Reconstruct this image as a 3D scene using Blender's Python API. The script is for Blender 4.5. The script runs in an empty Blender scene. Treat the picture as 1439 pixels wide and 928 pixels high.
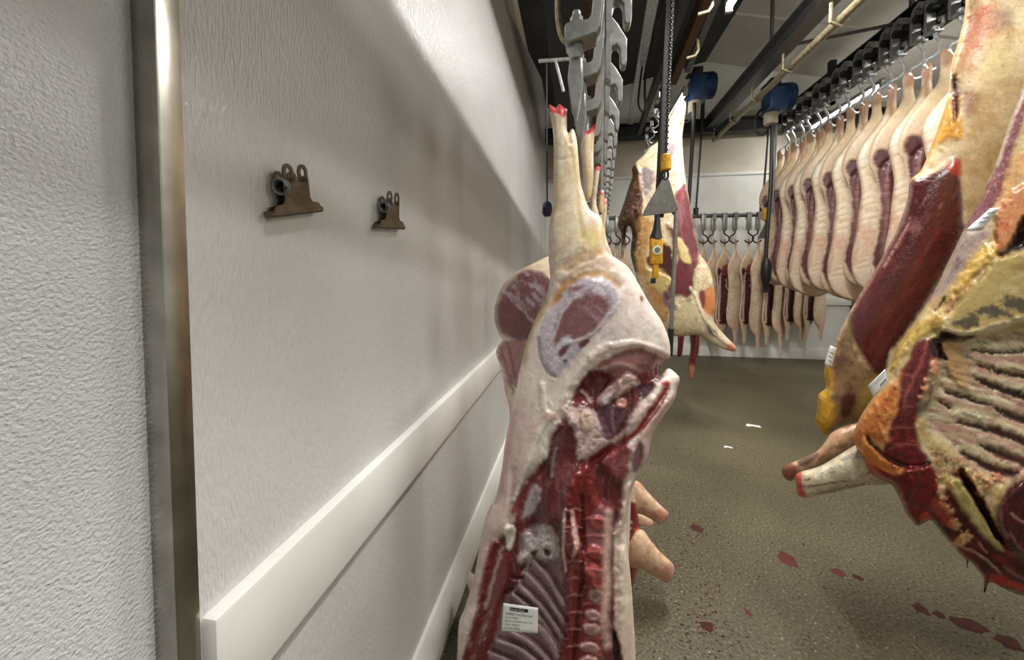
import bpy, math, random
import numpy as np
from mathutils import Vector, Matrix
from mathutils.geometry import delaunay_2d_cdt

random.seed(7)
W, H, F = 1439, 928, 530.0
YAW, PITCH = math.radians(9.43), math.radians(2.3)
CAMZ = 1.25
SH = -(76.0 - F * math.tan(PITCH))            # vertical lens shift in pixels
CAM = np.array([0.0, 0.0, CAMZ])
fwd = np.array([-math.sin(YAW) * math.cos(PITCH), math.cos(YAW) * math.cos(PITCH), -math.sin(PITCH)])
rgt = np.array([math.cos(YAW), math.sin(YAW), 0.0])
upv = np.cross(rgt, fwd)
SC = bpy.context.scene
COL = SC.collection


def rays(p):
    p = np.asarray(p, float).reshape(-1, 2)
    a = (p[:, 0] - 719.5) / F
    b = ((464.0 - p[:, 1]) + SH) / F
    return fwd[None] + a[:, None] * rgt[None] + b[:, None] * upv[None]


def onY(px, py, Y):
    d = rays([(px, py)])[0]
    return CAM + d * (Y / d[1])


def onX(px, py, X):
    d = rays([(px, py)])[0]
    return CAM + d * (X / d[0])


def onZ(px, py, Z):
    d = rays([(px, py)])[0]
    return CAM + d * ((Z - CAMZ) / d[2])


def crop(x0, y0, s):
    def f(*pts):
        return [(x0 + s * x, y0 + s * y) for x, y in pts]
    return f


cA = crop(690, 350, .2263); cB = crop(690, 540, .21555); cC = crop(640, 730, .22238); cD = crop(740, 130, .2369)
cF = crop(860, 120, .2372); cG = crop(860, 320, .2372); cK = crop(1130, 0, .28014); cL = crop(1130, 230, .31244)
cM = crop(1180, 460, .25874); cN = crop(1200, 640, .22633); cR5 = crop(1090, 280, .3231); cR6 = crop(1090, 560, .3231)


def lin(c):
    c = np.asarray(c, float) / 255.0
    return np.where(c <= .04045, c / 12.92, ((c + .055) / 1.055) ** 2.4)


# ---------------------------------------------------------------- noise
def _hash(ix, iy, seed):
    n = (ix * 374761393 + iy * 668265263 + seed * 1442695041) & 0xFFFFFFFF
    n = ((n ^ (n >> 13)) * 1274126177) & 0xFFFFFFFF
    n = (n ^ (n >> 16)) & 0xFFFFFF
    return n / float(0xFFFFFF)


def vnoise(x, y, seed=0):
    ix = np.floor(x).astype(np.int64); iy = np.floor(y).astype(np.int64)
    fx = x - ix; fy = y - iy
    fx = fx * fx * (3 - 2 * fx); fy = fy * fy * (3 - 2 * fy)
    a = _hash(ix, iy, seed); b = _hash(ix + 1, iy, seed); c = _hash(ix, iy + 1, seed); d = _hash(ix + 1, iy + 1, seed)
    return (a * (1 - fx) + b * fx) * (1 - fy) + (c * (1 - fx) + d * fx) * fy


def fbm(x, y, seed=0, octv=3):
    s = 0; a = .5; t = 0
    for k in range(octv):
        s = s + a * vnoise(x * 2 ** k, y * 2 ** k, seed + 17 * k); t += a; a *= .55
    return s / t


def seg_dist(P, poly, closed):
    A = np.asarray(poly, float)
    Bp = np.roll(A, -1, 0) if closed else A[1:]
    A0 = A if closed else A[:-1]
    best = np.full(len(P), 1e18); arg = np.zeros(len(P))
    for k in range(len(A0)):
        a = A0[k]; d = Bp[k] - a
        L = d @ d + 1e-12
        t = np.clip(((P - a) @ d) / L, 0, 1)
        q = P - a - t[:, None] * d
        dd = (q * q).sum(1)
        m = dd < best
        best[m] = dd[m]; arg[m] = k + t[m]
    return np.sqrt(best), arg


def inside(P, poly):
    A = np.asarray(poly, float); Bp = np.roll(A, -1, 0)
    r = np.zeros(len(P), bool)
    for (x1, y1), (x2, y2) in zip(A, Bp):
        if y1 == y2:
            continue
        c = ((y1 > P[:, 1]) != (y2 > P[:, 1]))
        r ^= c & (P[:, 0] < (x2 - x1) * (P[:, 1] - y1) / (y2 - y1) + x1)
    return r


def sdpoly(P, poly):
    d, _ = seg_dist(P, poly, True)
    return np.where(inside(P, poly), d, -d)


def smooth_closed(pts, n=6):
    P = np.asarray(pts, float); N = len(P); out = []
    for i in range(N):
        p0, p1, p2, p3 = P[i - 1], P[i], P[(i + 1) % N], P[(i + 2) % N]
        for k in range(n):
            t = k / n
            out.append(.5 * ((2 * p1) + (-p0 + p2) * t + (2 * p0 - 5 * p1 + 4 * p2 - p3) * t * t + (-p0 + 3 * p1 - 3 * p2 + p3) * t ** 3))
    return np.array(out)


def smooth_open(pts, n=6):
    P = [np.asarray(p, float) for p in pts]; N = len(P); out = []
    for i in range(N - 1):
        p0 = P[max(0, i - 1)]; p1 = P[i]; p2 = P[i + 1]; p3 = P[min(N - 1, i + 2)]
        for k in range(n):
            t = k / n
            out.append(.5 * ((2 * p1) + (-p0 + p2) * t + (2 * p0 - 5 * p1 + 4 * p2 - p3) * t * t + (-p0 + 3 * p1 - 3 * p2 + p3) * t ** 3))
    out.append(P[-1])
    return np.array(out)


def resample_closed(P, step):
    Q = np.vstack([P, P[:1]]); L = np.r_[0, np.cumsum(np.linalg.norm(np.diff(Q, axis=0), axis=1))]
    n = max(8, int(round(L[-1] / step)))
    t = np.linspace(0, L[-1], n, endpoint=False)
    return np.c_[np.interp(t, L, Q[:, 0]), np.interp(t, L, Q[:, 1])]


class Paint:
    """Surface colour and relief of a carcass, patch by patch (fat, lean, bone)."""
    def __init__(s, base, seed=1):
        s.base = base; s.ops = []; s.seed = seed

    def poly(s, pts, c=None, soft=3, wob=3, wsc=9, op=1, h=0, hs=None, smooth=True):
        s.ops.append(('p', smooth_closed(pts, 4) if smooth else np.asarray(pts, float), c, soft, wob, wsc, op, h, hs)); return s

    def line(s, pts, w, c=None, soft=2, wob=1.5, wsc=8, op=1, h=0):
        s.ops.append(('l', smooth_open(pts, 5), c, soft, wob, wsc, op, h, w)); return s

    def mottle(s, c, scale, lo, hi, op=1, pts=None, ang=0, stretch=1, soft=10, h=0, ridged=False):
        s.ops.append(('m', pts, c, scale, lo, hi, op, ang, stretch, soft, h, ridged)); return s

    def grad(s, c, axis, a, b, op=1):
        s.ops.append(('g', None, c, axis, a, b, op)); return s

    def __call__(s, P):
        n = len(P); C = np.tile(lin(s.base), (n, 1)); Hh = np.zeros(n)
        for k, o in enumerate(s.ops):
            sd = s.seed * 100 + k * 7
            if o[0] in 'pl':
                _, pts, c, soft, wob, wsc, op, h, ex = o
                Q = P
                if wob:
                    Q = P + wob * 2 * np.c_[fbm(P[:, 0] / wsc, P[:, 1] / wsc, sd) - .5, fbm(P[:, 0] / wsc, P[:, 1] / wsc, sd + 3) - .5]
                mg = 2 * wob + soft + 2 + (ex if (o[0] == 'p' and ex) else 0)
                if o[0] == 'l':
                    mg += np.max(ex)
                b0 = pts.min(0) - mg; b1 = pts.max(0) + mg
                idx = np.nonzero((Q[:, 0] > b0[0]) & (Q[:, 0] < b1[0]) & (Q[:, 1] > b0[1]) & (Q[:, 1] < b1[1]))[0]
                if not len(idx):
                    continue
                q = Q[idx]
                if o[0] == 'p':
                    d = sdpoly(q, pts)
                    m = np.clip(.5 + d / (2 * soft), 0, 1)
                    mh = np.clip(.5 + d / (2 * ex), 0, 1) if ex else m
                else:
                    d, t = seg_dist(q, pts, False)
                    w = ex if np.isscalar(ex) else np.interp(t / (len(pts) - 1), np.linspace(0, 1, len(ex)), ex)
                    m = np.clip(.5 + (w / 2 - d) / (2 * soft), 0, 1)
                    mh = np.clip(1 - (d / (w / 2 + soft)) ** 2, 0, 1)
                m = m * m * (3 - 2 * m)
                if c is not None:
                    C[idx] += (lin(c) - C[idx]) * (m * op)[:, None]
                if h:
                    Hh[idx] += h * mh * mh * (3 - 2 * mh)
            elif o[0] == 'm':
                _, pts, c, scale, lo, hi, op, ang, st, soft, h, ridged = o
                ca, sa = math.cos(ang), math.sin(ang)
                u = (P[:, 0] * ca + P[:, 1] * sa) / (scale * st); v = (-P[:, 0] * sa + P[:, 1] * ca) / scale
                f = fbm(u, v, sd, 4)
                if ridged:
                    f = 1 - np.abs(f - .5) * 4
                m = np.clip((f - lo) / (hi - lo), 0, 1)
                if pts is not None:
                    m = m * np.clip(.5 + sdpoly(P, np.asarray(pts, float)) / (2 * soft), 0, 1)
                if c is not None:
                    C += (lin(c) - C) * (m * op)[:, None]
                if h:
                    Hh += h * m
            else:
                _, _, c, ax, a, b, op = o
                m = np.clip((P[:, ax] - a) / (b - a), 0, 1)
                C += (lin(c) - C) * (m * op)[:, None]
        return C, Hh


# ---------------------------------------------------------------- object helpers
def link(o, parent=None):
    COL.objects.link(o)
    if parent is not None:
        o.parent = parent
    return o


def tag(o, label=None, cat=None, group=None, kind=None):
    if label: o['label'] = label
    if cat: o['category'] = cat
    if group: o['group'] = group
    if kind: o['kind'] = kind
    return o


def thing(name, label, cat, loc=(0, 0, 0), rz=0, group=None):
    o = bpy.data.objects.new(name, None); o.empty_display_size = .05
    link(o); o.location = Vector([float(v) for v in loc]); o.rotation_euler = (0, 0, rz)
    return tag(o, label, cat, group)


def copy_tree(o, parent=None):
    c = o.copy(); COL.objects.link(c)
    if parent is not None:
        c.parent = parent
    for ch in list(o.children):
        copy_tree(ch, c)
    return c


def mesh_obj(name, V, Fc, mat, parent=None, col=None, smooth=True, origin=None):
    me = bpy.data.meshes.new(name)
    V = np.asarray(V, float)
    if origin is not None:
        V = V - np.asarray(origin)
    me.from_pydata(V.tolist(), [], [tuple(int(i) for i in f) for f in Fc])
    if col is not None:
        ca = me.color_attributes.new('Col', 'FLOAT_COLOR', 'POINT')
        ca.data.foreach_set('color', np.c_[col, np.ones(len(col))].astype(np.float32).ravel())
    me.materials.append(mat)
    if smooth:
        me.polygons.foreach_set('use_smooth', np.ones(len(me.polygons), bool))
    me.update()
    o = bpy.data.objects.new(name, me)
    return link(o, parent)


class MB:
    """Collects simple solids into one mesh."""
    def __init__(s):
        s.v = []; s.f = []; s.sm = []

    def _add(s, V, Fc, smooth=False, M=None):
        b = len(s.v)
        for v in V:
            v = Vector((float(v[0]), float(v[1]), float(v[2])))
            if M is not None: v = M @ v
            s.v.append(v)
        for f in Fc:
            s.f.append(tuple(b + i for i in f)); s.sm.append(smooth)
        return s

    def box(s, lo, hi, M=None, bev=0):
        x0, y0, z0 = lo; x1, y1, z1 = hi
        if bev <= 0:
            return s._add([(x0, y0, z0), (x1, y0, z0), (x1, y1, z0), (x0, y1, z0), (x0, y0, z1), (x1, y0, z1), (x1, y1, z1), (x0, y1, z1)],
                          [(0, 3, 2, 1), (4, 5, 6, 7), (0, 1, 5, 4), (1, 2, 6, 5), (2, 3, 7, 6), (3, 0, 4, 7)], False, M)
        import bmesh
        bm = bmesh.new(); bmesh.ops.create_cube(bm, size=1)
        for v in bm.verts:
            v.co = Vector(((x0 + x1) / 2 + v.co.x * (x1 - x0), (y0 + y1) / 2 + v.co.y * (y1 - y0), (z0 + z1) / 2 + v.co.z * (z1 - z0)))
        bmesh.ops.bevel(bm, geom=list(bm.edges), offset=bev, segments=2, affect='EDGES', profile=.5)
        bm.verts.index_update()
        s._add([v.co.copy() for v in bm.verts], [[v.index for v in f.verts] for f in bm.faces], False, M)
        bm.free(); return s

    def prism(s, pts, t0, t1, axis=1, M=None):
        """Extrudes a 2-D outline along an axis. axis=1: pts are (x, z); axis=0: (y, z); axis=2: (x, y)."""
        n = len(pts)
        def co(p, t):
            return (p[0], t, p[1]) if axis == 1 else ((t, p[0], p[1]) if axis == 0 else (p[0], p[1], t))
        V = [co(p, t0) for p in pts] + [co(p, t1) for p in pts]
        area = sum(pts[i][0] * pts[(i + 1) % n][1] - pts[(i + 1) % n][0] * pts[i][1] for i in range(n))
        Fc = [tuple(range(n)), tuple(range(2 * n - 1, n - 1, -1))] + [(i, i + n, (i + 1) % n + n, (i + 1) % n) for i in range(n)]
        flip = (area > 0) ^ (axis == 1)
        if flip: Fc = [f[::-1] for f in Fc]
        return s._add(V, Fc, False, M)

    def tube(s, pts, r, n=10, M=None, closed=False):
        P = [Vector([float(c) for c in p]) for p in pts]; N = len(P)
        rr = [r] * N if np.isscalar(r) else list(np.interp(np.linspace(0, 1, N), np.linspace(0, 1, len(r)), r))
        V = []; Fc = []; prev = None
        for i in range(N):
            if closed: t = P[(i + 1) % N] - P[i - 1]
            else: t = P[min(i + 1, N - 1)] - P[max(i - 1, 0)]
            t.normalize()
            if prev is None:
                a = Vector((0, 0, 1)) if abs(t.z) < .9 else Vector((1, 0, 0))
                nrm = t.cross(a).normalized()
            else:
                nrm = (prev - t * prev.dot(t)).normalized()
            prev = nrm; bn = t.cross(nrm)
            for k in range(n):
                an = 2 * math.pi * k / n
                V.append(P[i] + (nrm * math.cos(an) + bn * math.sin(an)) * rr[i])
        for i in range(N if closed else N - 1):
            j = (i + 1) % N
            for k in range(n):
                Fc.append((i * n + k, i * n + (k + 1) % n, j * n + (k + 1) % n, j * n + k))
        if not closed:
            Fc.append(tuple(range(n - 1, -1, -1))); Fc.append(tuple((N - 1) * n + k for k in range(n)))
        return s._add(V, Fc, True, M)

    def cyl(s, c, axis, r, h, n=20, M=None):
        c = Vector(c); a = Vector(axis).normalized()
        return s.tube([c - a * h / 2, c + a * h / 2], r, n, M)

    def lathe(s, prof, c=(0, 0, 0), n=20, M=None):
        V = []; Fc = []
        for r, z in prof:
            for k in range(n):
                an = 2 * math.pi * k / n
                V.append((c[0] + r * math.cos(an), c[1] + r * math.sin(an), c[2] + z))
        m = len(prof)
        for i in range(m - 1):
            for k in range(n):
                Fc.append((i * n + k, i * n + (k + 1) % n, (i + 1) * n + (k + 1) % n, (i + 1) * n + k))
        Fc.append(tuple(range(n - 1, -1, -1))); Fc.append(tuple((m - 1) * n + k for k in range(n)))
        return s._add(V, Fc, True, M)

    def build(s, name, mat, parent=None, loc=None):
        me = bpy.data.meshes.new(name)
        V = s.v
        if loc is not None:
            l = Vector([float(c) for c in loc]); V = [v - l for v in V]
        me.from_pydata([tuple(v) for v in V], [], s.f)
        me.materials.append(mat)
        me.polygons.foreach_set('use_smooth', s.sm)
        me.update()
        import bmesh
        bm = bmesh.new(); bm.from_mesh(me); bmesh.ops.recalc_face_normals(bm, faces=bm.faces); bm.to_mesh(me); bm.free()
        try: me.set_sharp_from_angle(angle=math.radians(38))
        except Exception: pass
        o = bpy.data.objects.new(name, me)
        if loc is not None: o.location = l
        return link(o, parent)


# ---------------------------------------------------------------- carcass solids
def cam_map(Yf):
    def m(P, d):
        R = rays(P); Y = Yf(P) if callable(Yf) else np.full(len(P), Yf)
        t = (Y - d) / R[:, 1]
        return CAM[None] + R * t[:, None]
    return m


def loc_map(s):
    def m(P, d):
        return np.c_[P[:, 0] * s, -d, -P[:, 1] * s]
    return m


def tri(bound, step, jit=.25, seed=3):
    lo = bound.min(0); hi = bound.max(0); rng = np.random.default_rng(seed)
    xs = np.arange(lo[0], hi[0], step); ys = np.arange(lo[1], hi[1], step * .866)
    G = np.array([(x + (step / 2 if j % 2 else 0), y) for j, y in enumerate(ys) for x in xs])
    G = G + (rng.random(G.shape) - .5) * step * jit
    G = G[sdpoly(G, bound) > step * .55]
    n = len(bound); P = np.vstack([bound, G])
    r = delaunay_2d_cdt([Vector(p) for p in P.tolist()], [(i, (i + 1) % n) for i in range(n)], [], 1, 1e-5)
    V = np.array([tuple(v) for v in r[0]]); Fc = np.array([f for f in r[2] if len(f) == 3], int)
    c = V[Fc].mean(1)
    Fc = Fc[inside(c, bound)]
    return V, Fc


def inflate(bound, cell):
    lo = bound.min(0) - 2 * cell; hi = bound.max(0) + 2 * cell
    nx = int((hi[0] - lo[0]) / cell) + 1; ny = int((hi[1] - lo[1]) / cell) + 1
    X, Yg = np.meshgrid(lo[0] + cell * np.arange(nx), lo[1] + cell * np.arange(ny))
    m = inside(np.c_[X.ravel(), Yg.ravel()], bound).reshape(ny, nx)
    u = np.zeros((ny, nx)); red = ((np.add.outer(np.arange(ny), np.arange(nx))) % 2 == 0)
    for it in range(260):
        for r in (red, ~red):
            nb = np.zeros_like(u)
            nb[1:-1, 1:-1] = (u[:-2, 1:-1] + u[2:, 1:-1] + u[1:-1, :-2] + u[1:-1, 2:] + 2 * cell * cell) / 4
            k = m & r
            u[k] += 1.85 * (nb[k] - u[k]) if it > 3 else (nb[k] - u[k])
    u = np.maximum(u, 0)

    def f(P):
        gx = np.clip((P[:, 0] - lo[0]) / cell, 0, nx - 1.001); gy = np.clip((P[:, 1] - lo[1]) / cell, 0, ny - 1.001)
        ix = gx.astype(int); iy = gy.astype(int); fx = gx - ix; fy = gy - iy
        v = (u[iy, ix] * (1 - fx) + u[iy, ix + 1] * fx) * (1 - fy) + (u[iy + 1, ix] * (1 - fx) + u[iy + 1, ix + 1] * fx) * fy
        d, _ = seg_dist(P, bound, True)
        return np.sqrt(np.maximum(v, 0)) * np.clip(d / (cell * .7), 0, 1) ** .5
    return f


def relief(name, outline, paint, mapper, unit, mat, parent=None, kf=1., kb=1., cap=None, step=3., bstep=None, parts=(), paint_back=None,
           origin=None, smooth=True, edge=1.2, bump_edge=6., mats=None):
    """A closed rounded solid with the given outline. unit = metres per outline unit at its distance."""
    b = resample_closed(smooth_closed(outline, 6) if smooth else np.asarray(outline, float), step * edge)
    V, Fc = tri(b, step)
    inf = inflate(b, max(step * 1.6, (b.max(0) - b.min(0)).max() / 130))
    d, _ = seg_dist(V, b, True)
    h = inf(V); h[d < 1e-6] = 0
    if cap: h = cap * np.tanh(h / cap)
    C, bp = paint(V)
    bp = bp * np.clip(d / bump_edge, 0, 1)
    A = mapper(V, h * unit * kf + bp)
    isb = d < 1e-4
    V2, F2 = tri(b, bstep or step * 3, seed=5)
    d2, _ = seg_dist(V2, b, True)
    h2 = inf(V2); h2[d2 < 1e-6] = 0
    if cap: h2 = cap * np.tanh(h2 / cap)
    C2, bp2 = (paint_back or paint)(V2)
    if paint_back is None: bp2 = bp2 * 0
    B = mapper(V2, -(h2 * unit * kb + bp2 * np.clip(d2 / bump_edge, 0, 1)))
    # share rim vertices
    key = {(round(p[0], 3), round(p[1], 3)): i for i, p in enumerate(V) if isb[i]}
    n1 = len(V); remap = np.zeros(len(V2), int); addV = []; addC = []
    for i, p in enumerate(V2):
        k = key.get((round(p[0], 3), round(p[1], 3))) if d2[i] < 1e-4 else None
        if k is None:
            remap[i] = n1 + len(addV); addV.append(B[i]); addC.append(C2[i])
        else:
            remap[i] = k
    allV = np.vstack([A, np.array(addV).reshape(-1, 3)]); allC = np.vstack([C, np.array(addC).reshape(-1, 3)])
    # orientation: front faces look to -Y
    t = allV[Fc[:min(4000, len(Fc))]]
    nrm = np.cross(t[:, 1] - t[:, 0], t[:, 2] - t[:, 0]).sum(0)
    flip = nrm[1] > 0
    F1 = Fc[:, ::-1] if flip else Fc
    Fb = remap[F2]; Fb = Fb if flip else Fb[:, ::-1]
    cen = V[Fc].mean(1); which = np.zeros(len(Fc), int)
    for k, pt in enumerate(parts):
        which[inside(cen, smooth_closed(pt[1], 4))] = k + 1
    out = {}
    for k in range(len(parts) + 1):
        fs = F1[which == k]
        if k == 0: fs = np.vstack([fs, Fb])
        if not len(fs): continue
        ids, inv = np.unique(fs, return_inverse=True)
        nm = name if k == 0 else parts[k - 1][0]
        mt = mat if k == 0 or len(parts[k - 1]) < 3 else parts[k - 1][2]
        o = mesh_obj(nm, allV[ids], inv.reshape(-1, 3), mt, parent, allC[ids], True, origin)
        out[nm] = o
    return out


# ---------------------------------------------------------------- materials
def new_mat(name):
    m = bpy.data.materials.new(name); m.use_nodes = True
    nt = m.node_tree; bs = nt.nodes['Principled BSDF']
    return m, nt, bs


def N(nt, t, **kw):
    n = nt.nodes.new(t)
    for k, v in kw.items():
        if k.startswith('i_'): n.inputs[k[2:].replace('_', ' ')].default_value = v
        else: setattr(n, k, v)
    return n


def c4(c):
    return tuple(float(x) for x in lin(c)) + (1.,)


def ramp(nt, stops):
    r = nt.nodes.new('ShaderNodeValToRGB'); e = r.color_ramp.elements
    while len(e) < len(stops): e.new(.5)
    for k, (p, c) in enumerate(stops):
        e[k].position = p; e[k].color = c if len(c) == 4 else tuple(c) + (1,)
    return r


def meat_mat(name, rough=.35, bump=.35, scale=90, spec=.5, coat=.25):
    m, nt, bs = new_mat(name)
    at = N(nt, 'ShaderNodeAttribute', attribute_name='Col')
    tc = N(nt, 'ShaderNodeTexCoord')
    n1 = N(nt, 'ShaderNodeTexNoise'); n1.inputs['Scale'].default_value = scale; n1.inputs['Detail'].default_value = 5
    n2 = N(nt, 'ShaderNodeTexNoise'); n2.inputs['Scale'].default_value = scale * .27; n2.inputs['Detail'].default_value = 4; n2.inputs['Distortion'].default_value = 1.2
    nt.links.new(tc.outputs['Object'], n1.inputs['Vector']); nt.links.new(tc.outputs['Object'], n2.inputs['Vector'])
    mr = N(nt, 'ShaderNodeMapRange'); mr.inputs[1].default_value = .3; mr.inputs[2].default_value = .7; mr.inputs[3].default_value = .72; mr.inputs[4].default_value = 1.22
    n3 = N(nt, 'ShaderNodeTexNoise'); n3.inputs['Scale'].default_value = scale * .8; n3.inputs['Detail'].default_value = 6; n3.inputs['Roughness'].default_value = .65; n3.inputs['Distortion'].default_value = 2
    nt.links.new(tc.outputs['Object'], n3.inputs['Vector'])
    av = N(nt, 'ShaderNodeMix', data_type='FLOAT'); av.inputs[0].default_value = .5
    nt.links.new(n2.outputs['Fac'], av.inputs[2]); nt.links.new(n3.outputs['Fac'], av.inputs[3]); nt.links.new(av.outputs[0], mr.inputs[0])
    mx = N(nt, 'ShaderNodeMix', data_type='RGBA', blend_type='MULTIPLY'); mx.inputs[0].default_value = 1
    nt.links.new(at.outputs['Color'], mx.inputs[6]); nt.links.new(mr.outputs[0], mx.inputs[7])
    nt.links.new(mx.outputs[2], bs.inputs['Base Color'])
    rr = N(nt, 'ShaderNodeMapRange'); rr.inputs[1].default_value = .3; rr.inputs[2].default_value = .7; rr.inputs[3].default_value = max(.12, rough - .14); rr.inputs[4].default_value = rough + .18
    nt.links.new(n1.outputs['Fac'], rr.inputs[0]); nt.links.new(rr.outputs[0], bs.inputs['Roughness'])
    ad = N(nt, 'ShaderNodeMath', operation='ADD'); nt.links.new(n1.outputs['Fac'], ad.inputs[0]); nt.links.new(n2.outputs['Fac'], ad.inputs[1])
    bp = N(nt, 'ShaderNodeBump'); bp.inputs['Strength'].default_value = bump; bp.inputs['Distance'].default_value = .004
    nt.links.new(ad.outputs[0], bp.inputs['Height']); nt.links.new(bp.outputs['Normal'], bs.inputs['Normal'])
    bs.inputs['Specular IOR Level'].default_value = spec
    bs.inputs['Coat Weight'].default_value = coat; bs.inputs['Coat Roughness'].default_value = .25
    return m


def plain(name, c, rough=.5, metal=0, bump=0, scale=60, var=.0, c2=None):
    m, nt, bs = new_mat(name)
    bs.inputs['Roughness'].default_value = rough; bs.inputs['Metallic'].default_value = metal
    bs.inputs['Base Color'].default_value = c4(c)
    tc = N(nt, 'ShaderNodeTexCoord'); n1 = N(nt, 'ShaderNodeTexNoise'); n1.inputs['Scale'].default_value = scale; n1.inputs['Detail'].default_value = 6
    nt.links.new(tc.outputs['Object'], n1.inputs['Vector'])
    if c2 is None:
        c2 = [max(0, x * .82) for x in c]
    r = ramp(nt, [(.35, c4(c2)), (.65, c4(c))]); nt.links.new(n1.outputs['Fac'], r.inputs[0]); nt.links.new(r.outputs[0], bs.inputs['Base Color'])
    if bump:
        bp = N(nt, 'ShaderNodeBump'); bp.inputs['Strength'].default_value = bump; bp.inputs['Distance'].default_value = .003
        nt.links.new(n1.outputs['Fac'], bp.inputs['Height']); nt.links.new(bp.outputs['Normal'], bs.inputs['Normal'])
    return m


def emit(name, c, s):
    m, nt, bs = new_mat(name)
    bs.inputs['Base Color'].default_value = c4(c); bs.inputs['Emission Color'].default_value = c4(c); bs.inputs['Emission Strength'].default_value = s
    return m


M_SKIN = meat_mat('pig_skin_and_fat', .42, .22, 70, .45, .12)
M_LEAN = meat_mat('wet_lean_meat', .28, .38, 110, .5, .35)
M_FAT = meat_mat('beef_fat', .36, .4, 80, .45, .2)
M_GALV = plain('galvanised_steel', (158, 158, 155), .40, .7, .12, 45, c2=(136, 136, 133))
M_STEEL = plain('stainless_steel', (182, 178, 170), .22, 1, .06, 14, c2=(150, 146, 138))
M_DARK = plain('dark_painted_steel', (46, 46, 47), .45, .35, .1, 30)
M_MID = plain('grey_painted_steel', (104, 105, 106), .45, .35, .1, 30)
M_RUST = plain('rusty_rail', (92, 62, 34), .6, .3, .3, 50, c2=(62, 40, 22))
M_BRASS = plain('cream_painted_pipe', (150, 140, 112), .42, .35, .1, 40, c2=(112, 102, 78))
M_BLACK = plain('black_rubber', (20, 20, 21), .5)
M_BLUE = plain('blue_enamel', (30, 62, 108), .4)
M_NAVY = plain('navy_plastic', (26, 36, 74), .4)
M_YEL = plain('yellow_plastic', (222, 168, 34), .4)
M_PAPER = plain('white_paper', (236, 236, 234), .55, c2=(226, 226, 224), scale=20)
M_INK = plain('black_ink', (22, 22, 24), .7)
M_CLIP = plain('bronzed_clip_steel', (118, 108, 94), .36, .8, .1, 60, c2=(92, 84, 72))
M_ALU = plain('pale_alloy', (196, 198, 198), .35, .5, .05, 40)
M_TUBE = emit('lit_tube', (255, 252, 244), 60)
M_TUBE2 = emit('dim_tube', (255, 252, 244), 9)
M_JET = plain('shade_black_steel', (20, 20, 21), .6)  # black that puts the shade of the void into the girder's colour

# ================================================================ ROOM
XW = -.47; YB = 6.3; XR = 5.4; YR = -2.6


def wall_mat(name, c, scale, rough, strength, spec=.5):
    m, nt, bs = new_mat(name)
    tc = N(nt, 'ShaderNodeTexCoord'); mp = N(nt, 'ShaderNodeMapping'); mp.inputs['Scale'].default_value = scale
    nt.links.new(tc.outputs['Object'], mp.inputs['Vector'])
    n1 = N(nt, 'ShaderNodeTexNoise'); n1.inputs['Scale'].default_value = 1; n1.inputs['Detail'].default_value = 2.5
    nt.links.new(mp.outputs[0], n1.inputs['Vector'])
    bp = N(nt, 'ShaderNodeBump'); bp.inputs['Strength'].default_value = strength; bp.inputs['Distance'].default_value = .003
    nt.links.new(n1.outputs['Fac'], bp.inputs['Height']); nt.links.new(bp.outputs['Normal'], bs.inputs['Normal'])
    n2 = N(nt, 'ShaderNodeTexNoise'); n2.inputs['Scale'].default_value = 2.2; n2.inputs['Detail'].default_value = 4
    nt.links.new(tc.outputs['Object'], n2.inputs['Vector'])
    r = ramp(nt, [(.3, c4([x * .95 for x in c])), (.7, c4(c))]); nt.links.new(n2.outputs['Fac'], r.inputs[0])
    nt.links.new(r.outputs[0], bs.inputs['Base Color'])
    bs.inputs['Roughness'].default_value = rough; bs.inputs['Specular IOR Level'].default_value = spec
    return m


M_WALL = wall_mat('embossed_white_panel', (214, 212, 210), (270, 270, 62), .22, 1.0)
M_DOOR = wall_mat('stippled_white_panel', (214, 215, 218), (260, 260, 260), .2, .9)
M_BUMP = plain('white_plastic_rail', (232, 231, 226), .35, c2=(226, 225, 220), scale=8)
M_BACK = plain('smooth_white_panel', (226, 226, 222), .5, c2=(214, 214, 208), scale=3)
M_CREAM = plain('old_cream_panel', (186, 178, 160), .55, c2=(168, 160, 142), scale=4)
M_CREAM2 = plain('pale_cream_panel', (206, 200, 184), .5, c2=(190, 184, 168), scale=3)
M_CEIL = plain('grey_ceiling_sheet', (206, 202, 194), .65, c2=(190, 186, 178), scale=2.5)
M_CEIL_SHADE = plain('shaded_ceiling_sheet', (60, 59, 58), .7, c2=(46, 45, 44), scale=2.5)  # ceiling sheet with its shade put into the colour


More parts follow.
